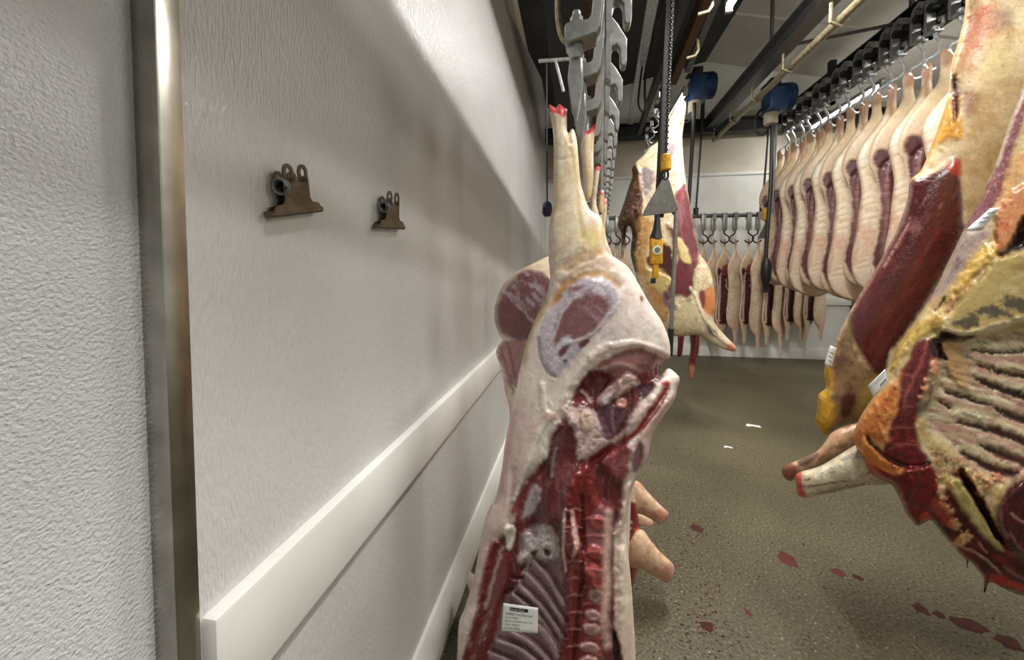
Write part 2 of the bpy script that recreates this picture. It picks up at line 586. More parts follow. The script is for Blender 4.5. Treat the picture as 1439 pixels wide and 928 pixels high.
def floor_mat():
    m, nt, bs = new_mat('speckled_resin_floor')
    tc = N(nt, 'ShaderNodeTexCoord')
    a = N(nt, 'ShaderNodeTexNoise'); a.inputs['Scale'].default_value = 1.1; a.inputs['Detail'].default_value = 5; a.inputs['Distortion'].default_value = .6
    b = N(nt, 'ShaderNodeTexNoise'); b.inputs['Scale'].default_value = 95; b.inputs['Detail'].default_value = 3
    v = N(nt, 'ShaderNodeTexVoronoi'); v.inputs['Scale'].default_value = 26; v.inputs['Randomness'].default_value = 1
    for n in (a, b, v): nt.links.new(tc.outputs['Object'], n.inputs['Vector'])
    r = ramp(nt, [(.3, c4((80, 74, 56))), (.7, c4((103, 96, 75)))]); nt.links.new(a.outputs['Fac'], r.inputs[0])
    r2 = ramp(nt, [(.3, (.3, .3, .3)), (.47, (.9, .9, .9)), (.58, (1.0, 1.0, 1.0)), (.74, (2.3, 2.2, 2.0))]); nt.links.new(b.outputs['Fac'], r2.inputs[0])
    mx = N(nt, 'ShaderNodeMix', data_type='RGBA', blend_type='MULTIPLY'); mx.inputs[0].default_value = 1
    nt.links.new(r.outputs[0], mx.inputs[6]); nt.links.new(r2.outputs[0], mx.inputs[7])
    r3 = ramp(nt, [(.06, c4((205, 200, 182))), (.09, (0, 0, 0))]); r3.color_ramp.elements[1].color = (0, 0, 0, 1)
    nt.links.new(v.outputs['Distance'], r3.inputs[0])
    lt = N(nt, 'ShaderNodeMix', data_type='RGBA', blend_type='LIGHTEN'); lt.inputs[0].default_value = .55
    nt.links.new(mx.outputs[2], lt.inputs[6]); nt.links.new(r3.outputs[0], lt.inputs[7]); nt.links.new(lt.outputs[2], bs.inputs['Base Color'])
    bs.inputs['Roughness'].default_value = .48; bs.inputs['Specular IOR Level'].default_value = .35
    bp = N(nt, 'ShaderNodeBump'); bp.inputs['Strength'].default_value = .5; bp.inputs['Distance'].default_value = .003
    nt.links.new(b.outputs['Fac'], bp.inputs['Height']); nt.links.new(bp.outputs['Normal'], bs.inputs['Normal'])
    return m


M_FLOOR = floor_mat()


def struct(name, mb, mat, label=None):
    o = mb.build(name, mat); o['kind'] = 'structure'
    if label: o['label'] = label
    return o


struct('floor', MB().box((-1.2, YR, -.1), (XR + .1, YB + .1, 0)), M_FLOOR, 'speckled olive-brown resin floor spotted with blood')
YP = .369                                  # where the steel jamb ends and the embossed wall begins
struct('wall_left', MB().prism([(YP, 0), (YB, 0), (YB, 4.30), (2.44, 3.03), (YP, 3.0)], XW - .1, XW, 0), M_WALL,
       'white embossed wall panel along the left side')
struct('wall_left_upper', MB().box((XW - .2, YR, 0), (XW - .105, YB, 4.6)), M_CREAM)
struct('door_1', MB().box((XW - .09, -2.2, .01), (XW - .029, YP - .003, 3.2)), M_DOOR, 'white stippled door panel at far left')
# steel angle round the end of the wall
t = MB(); t.prism([(XW - .032, YP - .006), (XW - .002, YP - .006), (XW + .0015, YP - .005), (XW + .003, YP - .001), (XW + .003, YP + .022), (XW - .002, YP + .022), (XW - .002, YP), (XW - .032, YP)], 0, 3.2, 2)
struct('trim_1', t, M_STEEL, 'stainless steel corner trim beside the door')
zb0 = onX(620, 616.5, XW)[2]; zb1 = onX(620, 560, XW)[2]
struct('trim_2', MB().box((XW - .01, YP + .026, zb0), (XW + .022, YB, zb1), bev=.008), M_BUMP, 'thick white plastic bumper rail along the left wall')
t = MB(); t.prism([(XW - .01, 0), (XW + .045, 0), (XW + .045, .05), (XW + .012, .11), (XW - .01, .11)], YP + .026, YB, 1)
struct('baseboard_left', t, M_BUMP)
struct('wall_back', MB().box((XW - .2, YB, 0), (XR, YB + .1, 4.7)), M_BACK, 'white far wall behind the hanging carcasses')
zt = onY(1000, 246, YB)[2]
struct('trim_3', MB().box((XW, YB - .02, zt - .02), (XR, YB, zt + .03), bev=.005), M_BACK)
struct('wall_back_upper', MB().box((XW, YB - .012, zt + .03), (XR, YB, 3.75)), M_CREAM2)
struct('trim_4', MB().box((XW, YB - .035, onY(1160, 429, YB)[2]), (XR, YB, onY(1160, 417, YB)[2]), bev=.006), M_BUMP, 'white bumper rail on the far wall')
struct('baseboard_back', MB().box((XW, YB - .05, 0), (XR, YB, .17), bev=.01), M_BUMP)
xg = onY(1200, 430, YB)[0]
struct('trim_5', MB().box((xg - .05, YB - .06, 0), (xg + .07, YB, 2.6)), M_MID, 'grey steel post on the far wall')
struct('wall_right', MB().box((XR, YR, 0), (XR + .1, YB + .1, 4.7)), M_BACK)
struct('wall_rear', MB().box((-1.2, YR - .1, 0), (XR, YR, 4.7)), M_BACK)
# pitched ceiling
XRG = 1.95
t = MB(); t.prism([(XRG, 4.52), (XR + .1, 3.70), (XR + .1, 3.78), (XRG, 4.6)], YR, YB + .1, 1)
struct('ceiling', t, M_CEIL, 'grey sloping ceiling sheets')
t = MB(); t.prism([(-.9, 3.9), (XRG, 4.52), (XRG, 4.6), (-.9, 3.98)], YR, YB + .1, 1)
struct('ceiling_left', t, M_CEIL_SHADE)  # left slope coloured dark to stand for shade
# ceiling ribs that divide the sheets
for k, yy in enumerate((1.6, 3.4, 5.2)):
    t = MB(); t.prism([(XRG, 4.49), (XR, 3.69), (XR, 3.72), (XRG, 4.53)], yy, yy + .05, 1)
    o = struct('ceiling_rib', t, M_CEIL)

# ---------------------------------------------------------------- steelwork
def ibeam(x, z, y0, y1, w, h, mat, name, label):
    t = MB(); f = .018
    t.box((x - w / 2, y0, z), (x + w / 2, y1, z + f)); t.box((x - w / 2, y0, z + h - f), (x + w / 2, y1, z + h)); t.box((x - .008, y0, z + f), (x + .008, y1, z + h - f))
    o = t.build(name, mat); tag(o, label, 'beam', kind='structure'); return o


p = onY(1095, 180, 6.2)
RBX, RBZ = p[0], p[2]
ibeam(RBX, RBZ - .02, YR, 6.25, .16, .2, M_DARK, 'steel_beam', 'long dark steel beam above the right row of hanging pork')
p = onY(993, 187, 6.2)
ibeam(p[0], p[2] - .02, YR, 6.25, .15, .18, M_MID, 'steel_beam', 'grey steel beam above the cream pipe')
MBX, MBZ = p[0], p[2]
# cross beam in front of the far wall
za = onY(1000, 190, 6.05)[2]
t = MB(); t.box((XW, 6.0, za), (XR, 6.02, za + .2)); t.box((XW, 5.92, za), (XR, 6.1, za + .02)); t.box((XW, 5.92, za + .18), (XR, 6.1, za + .2))
tag(t.build('cross_beam', M_DARK), 'dark steel cross beam in front of the far wall', 'beam', kind='structure')
# added black girder standing in for the unlit void above the left rail
t = MB(); t.box((-.22, -1.5, 3.02), (-.02, 5.2, 3.35), bev=.01)
tag(t.build('shade_girder', M_JET), 'added black girder for the unlit void above the left hook rail', 'beam', kind='structure')

# cream pipe with brackets
pa = onY(1003, 197, 6.2); pb = onY(1210, 0, 6.2 * 0 + 530 * (pa[2] - CAMZ) / 388)
pp = thing('ceiling_pipe', 'long cream pipe slung under the grey steel beam', 'pipe', pa)
pc = pb + (pb - pa) * .8
loc = lambda q: [q[i] - pa[i] for i in range(3)]
MB().tube([loc(pa), loc(pb), loc(pc)], .03, 14).build('pipe', M_BRASS, pp)
for k in range(6):
    q = pa + (pc - pa) * (.04 + k * .12)
    t = MB(); t.tube([loc(q + np.array([-.06, 0, .12])), loc(q + np.array([-.06, 0, -.01])), loc(q + np.array([0, 0, -.045])), loc(q + np.array([.045, 0, 0]))], .012, 8)
    t.build('bracket', M_BRASS, pp)
# hanger rods between roof and beams
def rod(name, a, b, r, mat, label, cat='rod', group=None):
    a = np.asarray(a, float); b = np.asarray(b, float)
    t = MB(); t.tube([a, b], r, 8)
    lo = a if a[2] < b[2] else b
    o = t.build(name, mat, loc=lo); return tag(o, label, cat, group)
a = onY(1100, 50, 4.3); rod('hanger_rod', (MBX, a[1], MBZ + .16), (MBX, a[1], 4.5), .02, M_MID, 'grey hanger rod above the grey steel beam')
b = onY(1268, 40, 4.0); rod('hanger_rod', (RBX, b[1], RBZ + .17), (RBX, b[1], 4.05), .02, M_MID, 'grey hanger rod above the dark right beam')
rod('tie_rod', (MBX + .05, b[1] + .1, MBZ + .05), (RBX - .05, b[1], RBZ + .1), .016, M_MID, 'thin grey tie rod between the two right beams')

# pale trunking strip left of the hoist, brown rail and grey rail
a = onY(882, 175, 5.8); b = onY(910, 0, 3.18)
d = (b - a) / np.linalg.norm(b - a)
t = MB(); q = b + d * 2
t.prism([(0, 0), (.085, 0), (.085, .05), (0, .05)], 0, 1, 1, Matrix(((1, (q - a)[0], 0, 0), (0, (q - a)[1], 0, 0), (0, (q - a)[2], 1, 0), (0, 0, 0, 1))))
o = t.build('cable_trunking', M_ALU); o.location = Vector(a.tolist()); tag(o, 'pale grey straight trunking strip under the dark ceiling', 'trunking')
def bar(name, p0, p1, ext, w, h, mat, label, cat):
    a = np.array(p0); b = np.array(p1); q = b + (b - a) * ext
    t = MB(); dd = q - a
    t.prism([(-w / 2, 0), (w / 2, 0), (w / 2, h), (-w / 2, h)], 0, 1, 1, Matrix(((1, dd[0], 0, 0), (0, dd[1], 0, 0), (0, dd[2], 1, 0), (0, 0, 0, 1))))
    o = t.build(name, mat); o.location = Vector(a.tolist()); return tag(o, label, cat)
bar('overhead_rail', onY(945, 120, 4.2), onY(996, 0, 2.97), 1.5, .07, .14, M_RUST, 'brown overhead rail above the big hoist', 'rail')
bar('overhead_rail', onY(966, 102, 4.55), onY(1006, 6, 3.37), 1.5, .06, .12, M_MID, 'grey overhead rail between the brown rail and the lamp', 'rail')
bar('overhead_rail', onY(898, 190, 5.6), onY(958, 20, 3.0), 1.2, .05, .10, M_DARK, 'dark overhead rail left of the hoist chain', 'rail')
# bent white hooks under the brown rail
for k, (px, py, y) in enumerate(((993, 12, 3.0), (975, 75, 3.55))):
    c = onY(px, py, y)
    t = MB(); t.tube([c - c + np.array(v) for v in [(0, 0, .14), (.03, 0, .1), (.035, 0, .02), (.01, 0, -.02), (-.06, 0, -.035)]], .012, 8)
    o = t.build('bent_hook', M_BRASS); o.location = Vector(c.tolist())
    tag(o, ['cream bent hook under the brown rail, nearest the top edge', 'cream bent hook under the brown rail, second from the top edge'][k], 'hook', 'bent hooks under the brown rail')
# cable loops beside the trunking
t = MB()
cab = [onY(x, y, 4.2) for x, y in [(928, -10), (922, 18), (917, 34), (905, 80), (899, 120), (897, 145), (902, 157), (907, 150), (906, 128), (908, 95), (916, 66), (919, 40), (925, 30), (931, 10), (932, -10)]]
t.tube(smooth_open(cab, 4), .011, 8)
o = t.build('cable_loop', M_BLACK, loc=cab[5]); tag(o, 'black cable loops hanging beside the pale trunking', 'cable')

# ---------------------------------------------------------------- lamps
def tube_lamp(name, a, b, label, group, power, mt=None):
    a = np.array(a, float); b = np.array(b, float); m = (a + b) / 2
    r = thing(name, label, 'lamp', m, 0, group)
    L = lambda v: (np.array(v) - m)
    MB().tube([L(a), L(b)], .02, 12).build('tube', mt or M_TUBE, r)
    t = MB(); t.box(L(a) * 0 + np.minimum(L(a), L(b)) - np.array([.022, .02, -.03]), np.maximum(L(a), L(b)) + np.array([.022, .02, .08]), bev=.008); t.build('housing', M_ALU, r)
    for e in (a, b):
        t = MB(); t.box(L(e) - np.array([.025, .015, .03]), L(e) + np.array([.025, .015, .04])); t.build('end_cap', M_ALU, r)
    la = bpy.data.lights.new(name + '_light', 'AREA'); la.shape = 'RECTANGLE'; la.size = .10; la.size_y = float(np.linalg.norm(b - a)); la.energy = power * LK; la.color = (1, .975, .94)
    lo = bpy.data.objects.new(name + '_glow', la); COL.objects.link(lo); lo.location = Vector((m - np.array([0, 0, .04])).tolist())
    return r


LZ = 3.6; LK = .8
tube_lamp('strip_lamp', onY(1024, 12, 3.25), onY(1024, 12, 3.25) + np.array([0, -1.3, 0]), 'strip lamp lit at the top edge of the picture', 'ceiling strip lamps', 85)
tube_lamp('strip_lamp', onY(963, 131, 4.6), onY(963, 131, 4.6) + np.array([0, .9, 0]), 'lit strip lamp above the beef side by the hoist', 'ceiling strip lamps', 4, M_TUBE2)
a = onY(1240, 121, 4.72); b = onY(1155, 170, 5.95)
tube_lamp('strip_lamp', a, (a[0], b[1], a[2]), 'strip lamp glowing behind the right row of hooks', 'ceiling strip lamps', 10)
tube_lamp('strip_lamp', (.95, -.5, 3.62), (.95, .8, 3.62), 'added unseen strip lamp over the aisle by the camera', 'ceiling strip lamps', 85)  # added lamp out of view, brightens the near aisle and left wall
tube_lamp('strip_lamp', (3.9, 1.0, 3.62), (3.9, 2.4, 3.62), 'added unseen strip lamp over the right side nearer the camera', 'ceiling strip lamps', 60)  # added lamp out of view, brightens the right foreground

# ================================================================ FRONT PORK SIDE
u1 = 1.0 / F
front_out = [(772, 146), (777, 150), (781, 152), (786, 146), (791, 150), (797, 154), (796.5, 161), (797, 184), (800, 186), (803, 181), (807, 184), (811, 200), (813, 225), (815, 250), (818, 265),
             (828, 293), (844, 306), (849, 327), (852, 348), (857, 357), (882, 375), (898, 400), (912, 425), (930, 452), (940, 477), (942, 499),
             (939, 504), (929, 513), (928, 529), (939, 518), (952, 527), (955, 534), (952, 545), (948, 562), (932, 586), (917, 611), (910, 643), (898, 666),
             (888, 689), (884, 712), (880, 743), (882, 774), (886, 808), (890, 863), (893, 925), (891, 985), (870, 1040), (800, 1070), (715, 1060), (655, 1015),
             (640, 965), (642, 928), (645, 876), (653, 855), (666, 812), (673, 774), (681, 733), (690, 710), (696, 704),
             (705, 661), (710, 622), (718, 583), (724, 554), (733, 508), (742, 474), (753, 447), (767, 418), (773, 391), (771, 365), (771, 343), (773, 310), (778, 284), (778, 248),
             (778, 201), (775, 170), (772, 156)]
P1 = Paint((240, 224, 215), 1)
P1.grad((226, 207, 170), 1, 400, 330)
P1.mottle((232, 222, 206), 14, .45, .7, .7).mottle((205, 170, 160), 22, .55, .75, .4)
P1.mottle((206, 176, 164), 4, .56, .75, .35).mottle((246, 240, 232), 3, .58, .78, .35, ang=1.2, stretch=2)
# hind leg: cream skin with yellow creases
P1.line(cD((265, 340), (300, 520), (310, 700), (330, 860)), 4, (206, 180, 130), 3, h=-.002)
P1.line(cD((160, 370), (200, 395), (270, 380)), 2, (196, 172, 132), 1.5, op=.7, h=-.001)
P1.line(cD((170, 690), (230, 640), (320, 650)), 2, (200, 178, 138), 2, op=.6)
P1.poly(cD((340, 820), (420, 800), (460, 870), (430, 925), (350, 925)), (222, 196, 120), 14, 6, op=.7)
P1.line(cA((340, 330), (300, 420), (260, 490), (225, 580), (195, 700)), 9, (182, 160, 92), 5, op=.75)
for l, w, op in (([(410, 330), (450, 250), (520, 190), (600, 150), (700, 160), (790, 215)], 9, .85), ([(470, 120), (540, 70), (620, 40), (680, 10)], 7, .75),
                 ([(440, 210), (520, 130), (640, 90), (740, 110)], 5, .5), ([(360, 160), (440, 100), (520, 60), (560, 20)], 4, .4), ([(380, 360), (420, 290), (500, 215)], 8, .7)):
    P1.line(cA(*l), w * 1.1, (176, 128, 52), 6, 3, op=op, h=-.003)
P1.mottle((190, 144, 62), 9, .6, .8, .6, [(770, 345), (850, 350), (905, 410), (780, 420)], soft=12)
# trotter
P1.poly(cD((128, 50), (190, 55), (245, 90), (243, 118), (215, 150), (195, 130), (150, 118), (132, 105)), (205, 66, 72), 1.5, 2, 4)
P1.poly(cD((150, 75), (175, 85), (165, 105)), (226, 130, 130), 1, 1, 4)
P1.line(cD((190, 65), (188, 120)), 1.5, (150, 30, 40), 1)
P1.line(cD((243, 130), (243, 230), (262, 300)), 2.5, (178, 150, 110), 2, h=-.004)
# ham: bluish membrane over dark muscle
P1.poly(cA((300, 520), (350, 400), (430, 310), (480, 240), (560, 195), (640, 178), (740, 205), (800, 290), (780, 370), (700, 460), (620, 550), (540, 650), (460, 740), (400, 792), (340, 745), (300, 655), (290, 580)),
        (192, 180, 190), 3, 4, h=.006, hs=10)
P1.mottle((226, 222, 226), 5, .5, .7, .75, cA((300, 500), (560, 195), (740, 205), (800, 290), (400, 790), (300, 655)), soft=5)
P1.mottle((136, 92, 100), 8, .55, .72, .7, cA((480, 260), (640, 200), (760, 260), (740, 360), (560, 420), (420, 420)), soft=8)
P1.poly(cA((455, 375), (405, 470), (385, 560), (400, 602), (450, 560), (490, 535), (520, 575), (600, 560), (680, 470), (740, 370), (700, 300), (620, 270), (540, 300)), (118, 62, 66), 5, 5, 7, op=.92)
P1.mottle((168, 128, 138), 6, .5, .72, .8, cA((520, 300), (740, 260), (760, 380), (680, 470), (600, 470)), ang=.7, stretch=2.5, soft=6)
P1.poly(cA((480, 245), (540, 225), (590, 230), (560, 250), (500, 268)), (128, 74, 80), 2, 2, op=.8)
P1.poly(cA((420, 640), (450, 605), (485, 600), (470, 640), (430, 670)), (100, 52, 58), 2, 2)
P1.poly(cA((540, 590), (590, 560), (615, 575), (570, 615), (545, 615)), (104, 58, 64), 2, 2)
P1.poly(cA((445, 695), (465, 680), (475, 695), (455, 708)), (90, 50, 58), 1.5, 1)
P1.line(cA((385, 560), (430, 420), (470, 360)), 3, (216, 206, 210), 2, op=.7)
P1.line(cA((480, 585), (560, 560), (640, 520), (720, 430), (790, 340), (800, 290)), 3.5, (225, 220, 222), 2.5, op=.8, h=.002)
P1.line(cA((420, 600), (480, 560), (520, 585)), 3, (210, 204, 212), 2, op=.8)
P1.line(cA((295, 560), (310, 680), (350, 760), (400, 795)), 3, (130, 118, 130), 2.5, op=.7, h=-.003)
P1.mottle((198, 184, 192), 11, .48, .66, .75, cA((800, 420), (1090, 430), (1100, 600), (900, 560), (640, 560)), soft=14)
P1.mottle((232, 200, 190), 15, .55, .7, .6, cA((760, 250), (950, 300), (1000, 420), (800, 420)), soft=14)
P1.poly(cA((925, 290), (945, 300), (940, 330), (925, 320)), (130, 60, 40), 1.2, 1)
# cut edge under the ham
P1.poly(cA((660, 720), (720, 680), (800, 640), (900, 612), (1010, 640), (1113, 668), (1045, 740), (960, 770), (840, 785), (740, 780), (680, 760)), (166, 116, 114), 2.5, 3, h=-.012, hs=8)
P1.mottle((110, 66, 64), 7, .55, .75, .8, cA((700, 690), (900, 620), (1080, 680), (950, 765), (740, 775)), ang=-.25, stretch=4, soft=4)
P1.line(cA((620, 680), (720, 610), (800, 600), (900, 585), (1010, 622), (1113, 668)), 8, (228, 208, 198), 3, 3, h=.006)
P1.line(cA((1020, 640), (1000, 720), (960, 765)), 2, (110, 60, 60), 2)
P1.line(cA((690, 750), (800, 720), (900, 745)), 4, (206, 176, 168), 3, op=.7, h=.003)
# everything inside the cut starts as dark lining
cav = [(836, 520), (868, 526), (900, 524), (928, 512), (930, 530), (905, 560), (880, 600), (876, 700), (872, 760), (866, 860), (862, 928), (850, 1000), (700, 1000), (650, 960),
       (655, 905), (672, 855), (682, 806), (694, 765), (722, 735), (728, 690), (752, 660), (770, 640), (776, 610), (796, 580), (812, 545)]
P1.poly(cav, (98, 36, 40), 4, 3, h=-.03, hs=14)
P1.poly(cA((590, 790), (640, 750), (740, 800), (720, 830), (690, 890), (640, 930), (530, 930), (550, 850)), (92, 26, 30), 3, 3, h=-.012)
P1.mottle((140, 60, 60), 7, .5, .7, .6, cav, ang=1.45, stretch=5, soft=4).mottle((60, 14, 18), 6, .52, .7, .7, cav, ang=1.45, stretch=6, soft=4).mottle((176, 120, 118), 3, .62, .76, .5, cav, ang=1.5, stretch=7, soft=4)
# belly strip streaks
P1.poly([(712, 620), (730, 560), (750, 600), (742, 660), (722, 720), (700, 760), (684, 800), (672, 850), (660, 850), (676, 780), (690, 715)], (212, 182, 176), 8, 5, op=.6)
P1.line(cB((150, 190), (110, 400), (85, 560), (60, 700)), 8, (196, 146, 150), 5, 2, op=.7)
P1.line(cB((330, 0), (345, 140), (370, 210), (310, 330), (250, 500), (150, 760)), 4, (246, 238, 226), 3, op=.8, h=.005)
P1.poly(cB((360, 180), (420, 190), (430, 220), (390, 245), (350, 220)), (214, 176, 160), 3, 2, op=.8, h=.004)
P1.mottle((240, 232, 220), 8, .5, .7, .8, cB((330, 0), (560, 20), (480, 200), (380, 420), (150, 740), (240, 520)), ang=1.1, stretch=2, soft=6, h=.002)
P1.line(cB((150, 560), (145, 700), (120, 900)), 6, (150, 110, 110), 4, op=.5, h=-.004)
P1.poly(cC((310, 60), (370, 40), (378, 110), (350, 195), (325, 190), (318, 130)), (236, 228, 214), 1.5, 1, h=.012)
# brisket cut edge left of the ribs
P1.poly(cC((225, 150), (275, 140), (330, 200), (345, 330), (300, 480), (270, 640), (200, 900), (40, 900), (90, 740), (140, 560), (175, 340)), (112, 36, 40), 3, 3, h=.012)
P1.line(cC((300, 170), (260, 300), (225, 430), (190, 560)), 4, (196, 172, 166), 2.5, 3, op=.75)
P1.mottle((190, 150, 146), 5, .6, .8, .8, cC((160, 500), (250, 600), (200, 890), (60, 890)), ang=1.9, stretch=3, soft=4)
P1.line(cC((230, 150), (200, 260), (150, 480)), 4, (150, 60, 56), 3, op=.7)
# fillet
P1.poly(cB((390, 560), (430, 300), (480, 240), (540, 210), (565, 330), (550, 480), (545, 640), (520, 800), (500, 900), (690, 1300), (640, 1300), (460, 960), (350, 900), (310, 700)), (96, 36, 40), 4, 3, h=.03, hs=12)
P1.mottle((148, 84, 84), 6, .5, .72, .8, cB((420, 300), (560, 220), (550, 640), (500, 900), (400, 880)), ang=1.5, stretch=5, soft=4)
P1.line(cB((420, 420), (400, 520), (395, 600)), 4, (160, 138, 140), 2.5, op=.9, h=.004)
P1.poly(cB((270, 660), (310, 650), (320, 720), (290, 830), (220, 890), (200, 870), (240, 740)), (178, 166, 168), 3, 4, op=.9, h=.008)
P1.poly(cB((130, 820), (210, 690), (290, 600), (240, 700), (170, 840)), (128, 48, 46), 3, 2)
# rib lining
ribz = cC((420, 90), (520, 30), (610, 50), (655, 150), (685, 400), (690, 600), (685, 720), (640, 900), (600, 1200), (300, 1200), (190, 1000), (210, 860), (250, 760), (300, 540), (400, 400), (440, 290), (400, 200))
P1.poly(ribz, (152, 122, 126), 3, 3, h=-.012, hs=10)
P1.mottle((116, 80, 86), 9, .5, .7, .6, ribz, ang=.8, stretch=2, soft=5)
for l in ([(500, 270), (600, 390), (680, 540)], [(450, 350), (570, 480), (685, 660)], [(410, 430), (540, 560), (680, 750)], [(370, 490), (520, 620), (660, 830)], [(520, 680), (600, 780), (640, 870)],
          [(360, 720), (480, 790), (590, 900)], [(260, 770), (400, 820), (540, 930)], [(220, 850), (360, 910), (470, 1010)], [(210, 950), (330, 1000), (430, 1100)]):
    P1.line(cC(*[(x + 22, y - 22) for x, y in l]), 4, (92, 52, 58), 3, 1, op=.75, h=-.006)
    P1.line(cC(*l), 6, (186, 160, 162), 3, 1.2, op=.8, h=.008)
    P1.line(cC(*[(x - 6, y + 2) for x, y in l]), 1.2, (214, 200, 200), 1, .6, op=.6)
# glands and fat at the top of the ribs
P1.poly(cC((420, 90), (470, 80), (510, 110), (530, 40), (600, 50), (650, 120), (660, 210), (640, 260), (560, 255), (500, 230), (420, 280), (395, 240), (430, 180), (415, 120)), (178, 166, 166), 2.5, 3, h=.02, hs=6)
P1.mottle((220, 212, 210), 5, .5, .7, .7, cC((420, 90), (540, 40), (650, 120), (640, 260), (420, 280)), soft=3, h=.004)
for q in ([(430, 280), (480, 290), (440, 330), (410, 310)], [(560, 185), (605, 205), (580, 235), (560, 220)], [(355, 360), (420, 355), (425, 380), (370, 385)], [(310, 440), (375, 430), (340, 470), (300, 480)], [(470, 215), (520, 200), (500, 235)]):
    P1.poly(cC(*q), (92, 22, 28), 1.2, 1.5, 5, h=-.008)
P1.line(cC((440, 200), (465, 270), (420, 350)), 2, (214, 206, 206), 1, op=.8)
# pelvis
P1.poly(cB((515, 130), (600, 140), (690, 190), (740, 330), (780, 375), (690, 450), (590, 500), (555, 490), (560, 330), (500, 250), (490, 190)), (212, 186, 180), 3, 4, h=.022, hs=8)
P1.mottle((176, 140, 138), 5, .55, .75, .8, cB((530, 150), (700, 200), (770, 370), (560, 480)), soft=4, h=-.004)
P1.poly(cB((585, 200), (645, 190), (660, 270), (630, 315), (595, 280)), (226, 196, 178), 2, 2, h=.01)
P1.poly(cB((700, 170), (800, 130), (885, 150), (865, 240), (800, 340), (770, 360), (735, 330)), (96, 62, 74), 3, 3, h=.008)
P1.line(cB((790, 170), (790, 260), (820, 330)), 3, (156, 122, 132), 2, op=.8)
P1.poly(cB((800, 100), (880, 60), (930, 20), (960, 0), (900, -60), (830, -20)), (206, 176, 168), 4, 5, h=.012)
P1.poly(cB((810, 120), (850, 90), (885, 110), (870, 150), (830, 155)), (206, 150, 130), 2, 2, h=.006)
P1.poly(cB((965, 20), (1010, 0), (1055, 10), (1030, 60), (985, 95)), (92, 52, 60), 3, 3, h=-.008)
P1.poly(cB((1110, -15), (1160, -20), (1165, 15), (1120, 10)), (200, 90, 90), 2, 2)
P1.poly(cB((590, 45), (650, 80), (690, 130), (560, 150), (520, 130)), (120, 56, 58), 3, 3)
P1.line(cB((590, 50), (620, 75), (650, 120)), 4, (200, 168, 158), 2, h=.006)
P1.poly(cB((690, 90), (740, 40), (790, 0), (830, -30), (845, 10), (800, 80), (755, 135), (710, 135)), (186, 150, 152), 2, 2, h=.016)
P1.poly(cB((720, 100), (780, 60), (770, 100), (735, 128)), (214, 206, 210), 2, 1, h=.003)  # highlight of the glassy blob, painted into the colour
# back fat on the right
P1.poly(cB((1215, 10), (1200, 100), (1120, 215), (1050, 330), (1020, 480), (965, 580), (920, 680), (890, 740), (880, 900), (800, 1000), (840, 860), (880, 690), (960, 590), (990, 450), (970, 330), (1040, 230), (1160, 90)), (228, 196, 184), 4, 3, h=.012)
P1.line(cB((1140, 30), (1060, 160), (960, 300), (840, 400), (740, 450), (660, 500)), [9, 8, 8, 9, 10, 9], (136, 30, 34), 3, 3, h=-.01)
P1.line(cB((1150, 70), (1090, 160), (990, 290)), 3, (120, 26, 32), 1.5, 2)
P1.line(cB((1060, 100), (940, 230), (860, 330), (800, 380)), 6, (216, 182, 174), 3, 4, op=.8, h=.006)
P1.poly(cB((960, 370), (990, 410), (995, 480), (960, 560), (925, 570), (920, 480)), (134, 96, 104), 3, 2, h=.004)
P1.poly(cB((720, 500), (800, 430), (880, 380), (915, 430), (900, 560), (860, 640), (800, 620), (760, 560)), (152, 76, 80), 4, 4, h=.014)
P1.mottle((196, 140, 140), 6, .55, .75, .7, cB((760, 480), (900, 400), (880, 620), (800, 600)), soft=4)
# spine
spine = cC((695, -100), (735, -260), (820, -350), (880, -260), (905, -120), (985, -60), (980, 20), (968, 200), (955, 390), (945, 600), (930, 760), (930, 900), (920, 1200), (640, 1200), (655, 900), (680, 740), (698, 600), (700, 400), (690, 200), (695, 60))
P1.poly(spine, (118, 32, 34), 3, 3, h=.032, hs=12)
P1.mottle((152, 62, 58), 6, .5, .7, .6, spine, ang=1.57, stretch=2.5, soft=4)
P1.mottle((92, 16, 22), 7, .54, .72, .8, spine, ang=1.57, stretch=2, soft=4)
P1.poly(cC((870, -50), (980, -40), (965, 180), (940, 250), (880, 200), (830, 100)), (150, 92, 98), 5, 4, op=.9)
P1.line(cC((800, -150), (805, 0), (803, 340), (775, 600), (745, 890), (730, 1100)), 4.5, (70, 8, 14), 2, 1.5, h=-.008)
P1.line(cC((690, -60), (682, 60), (684, 190), (692, 330)), 4, (222, 190, 182), 2, 2, h=.01)
P1.line(cC((735, -40), (750, 60), (765, 160), (742, 240)), [5, 7, 8, 3], (220, 180, 172), 2, 2, h=.01)
for k, (x, y, rx, ry) in enumerate(((905, 20, 50, 45), (880, 210, 48, 46), (870, 330, 60, 40), (888, 482, 48, 40), (865, 605, 50, 34), (862, 695, 56, 36), (850, 812, 62, 30), (846, 900, 60, 30), (840, 980, 60, 30))):
    el = [(x + rx * math.cos(a), y + ry * math.sin(a) + .15 * rx * math.cos(a)) for a in np.linspace(0, 6.28, 12, endpoint=False)]
    P1.poly(cC(*el), (206, 172, 166) if k > 2 else (186, 84, 84), 2.5, 2.5, op=.8, h=.008)
    el = [(x + 6 + rx * .7 * math.cos(a), y + 6 + ry * .62 * math.sin(a)) for a in np.linspace(0, 6.28, 12, endpoint=False)]
    P1.poly(cC(*el), (150, 104, 104) if k > 2 else (140, 62, 66), 2.5, 2.5, op=.85)
for k in range(11):
    y = -60 + k * 108
    P1.line(cC((700, y + 8), (750, y), (795, y + 4)), 2, (212, 150, 142), 1.2, 2, op=.6, h=.003)
    P1.line(cC((815, y + 60), (870, y + 52), (930, y + 64)), 2.5, (200, 110, 104), 1.5, 2, op=.5, h=.003)
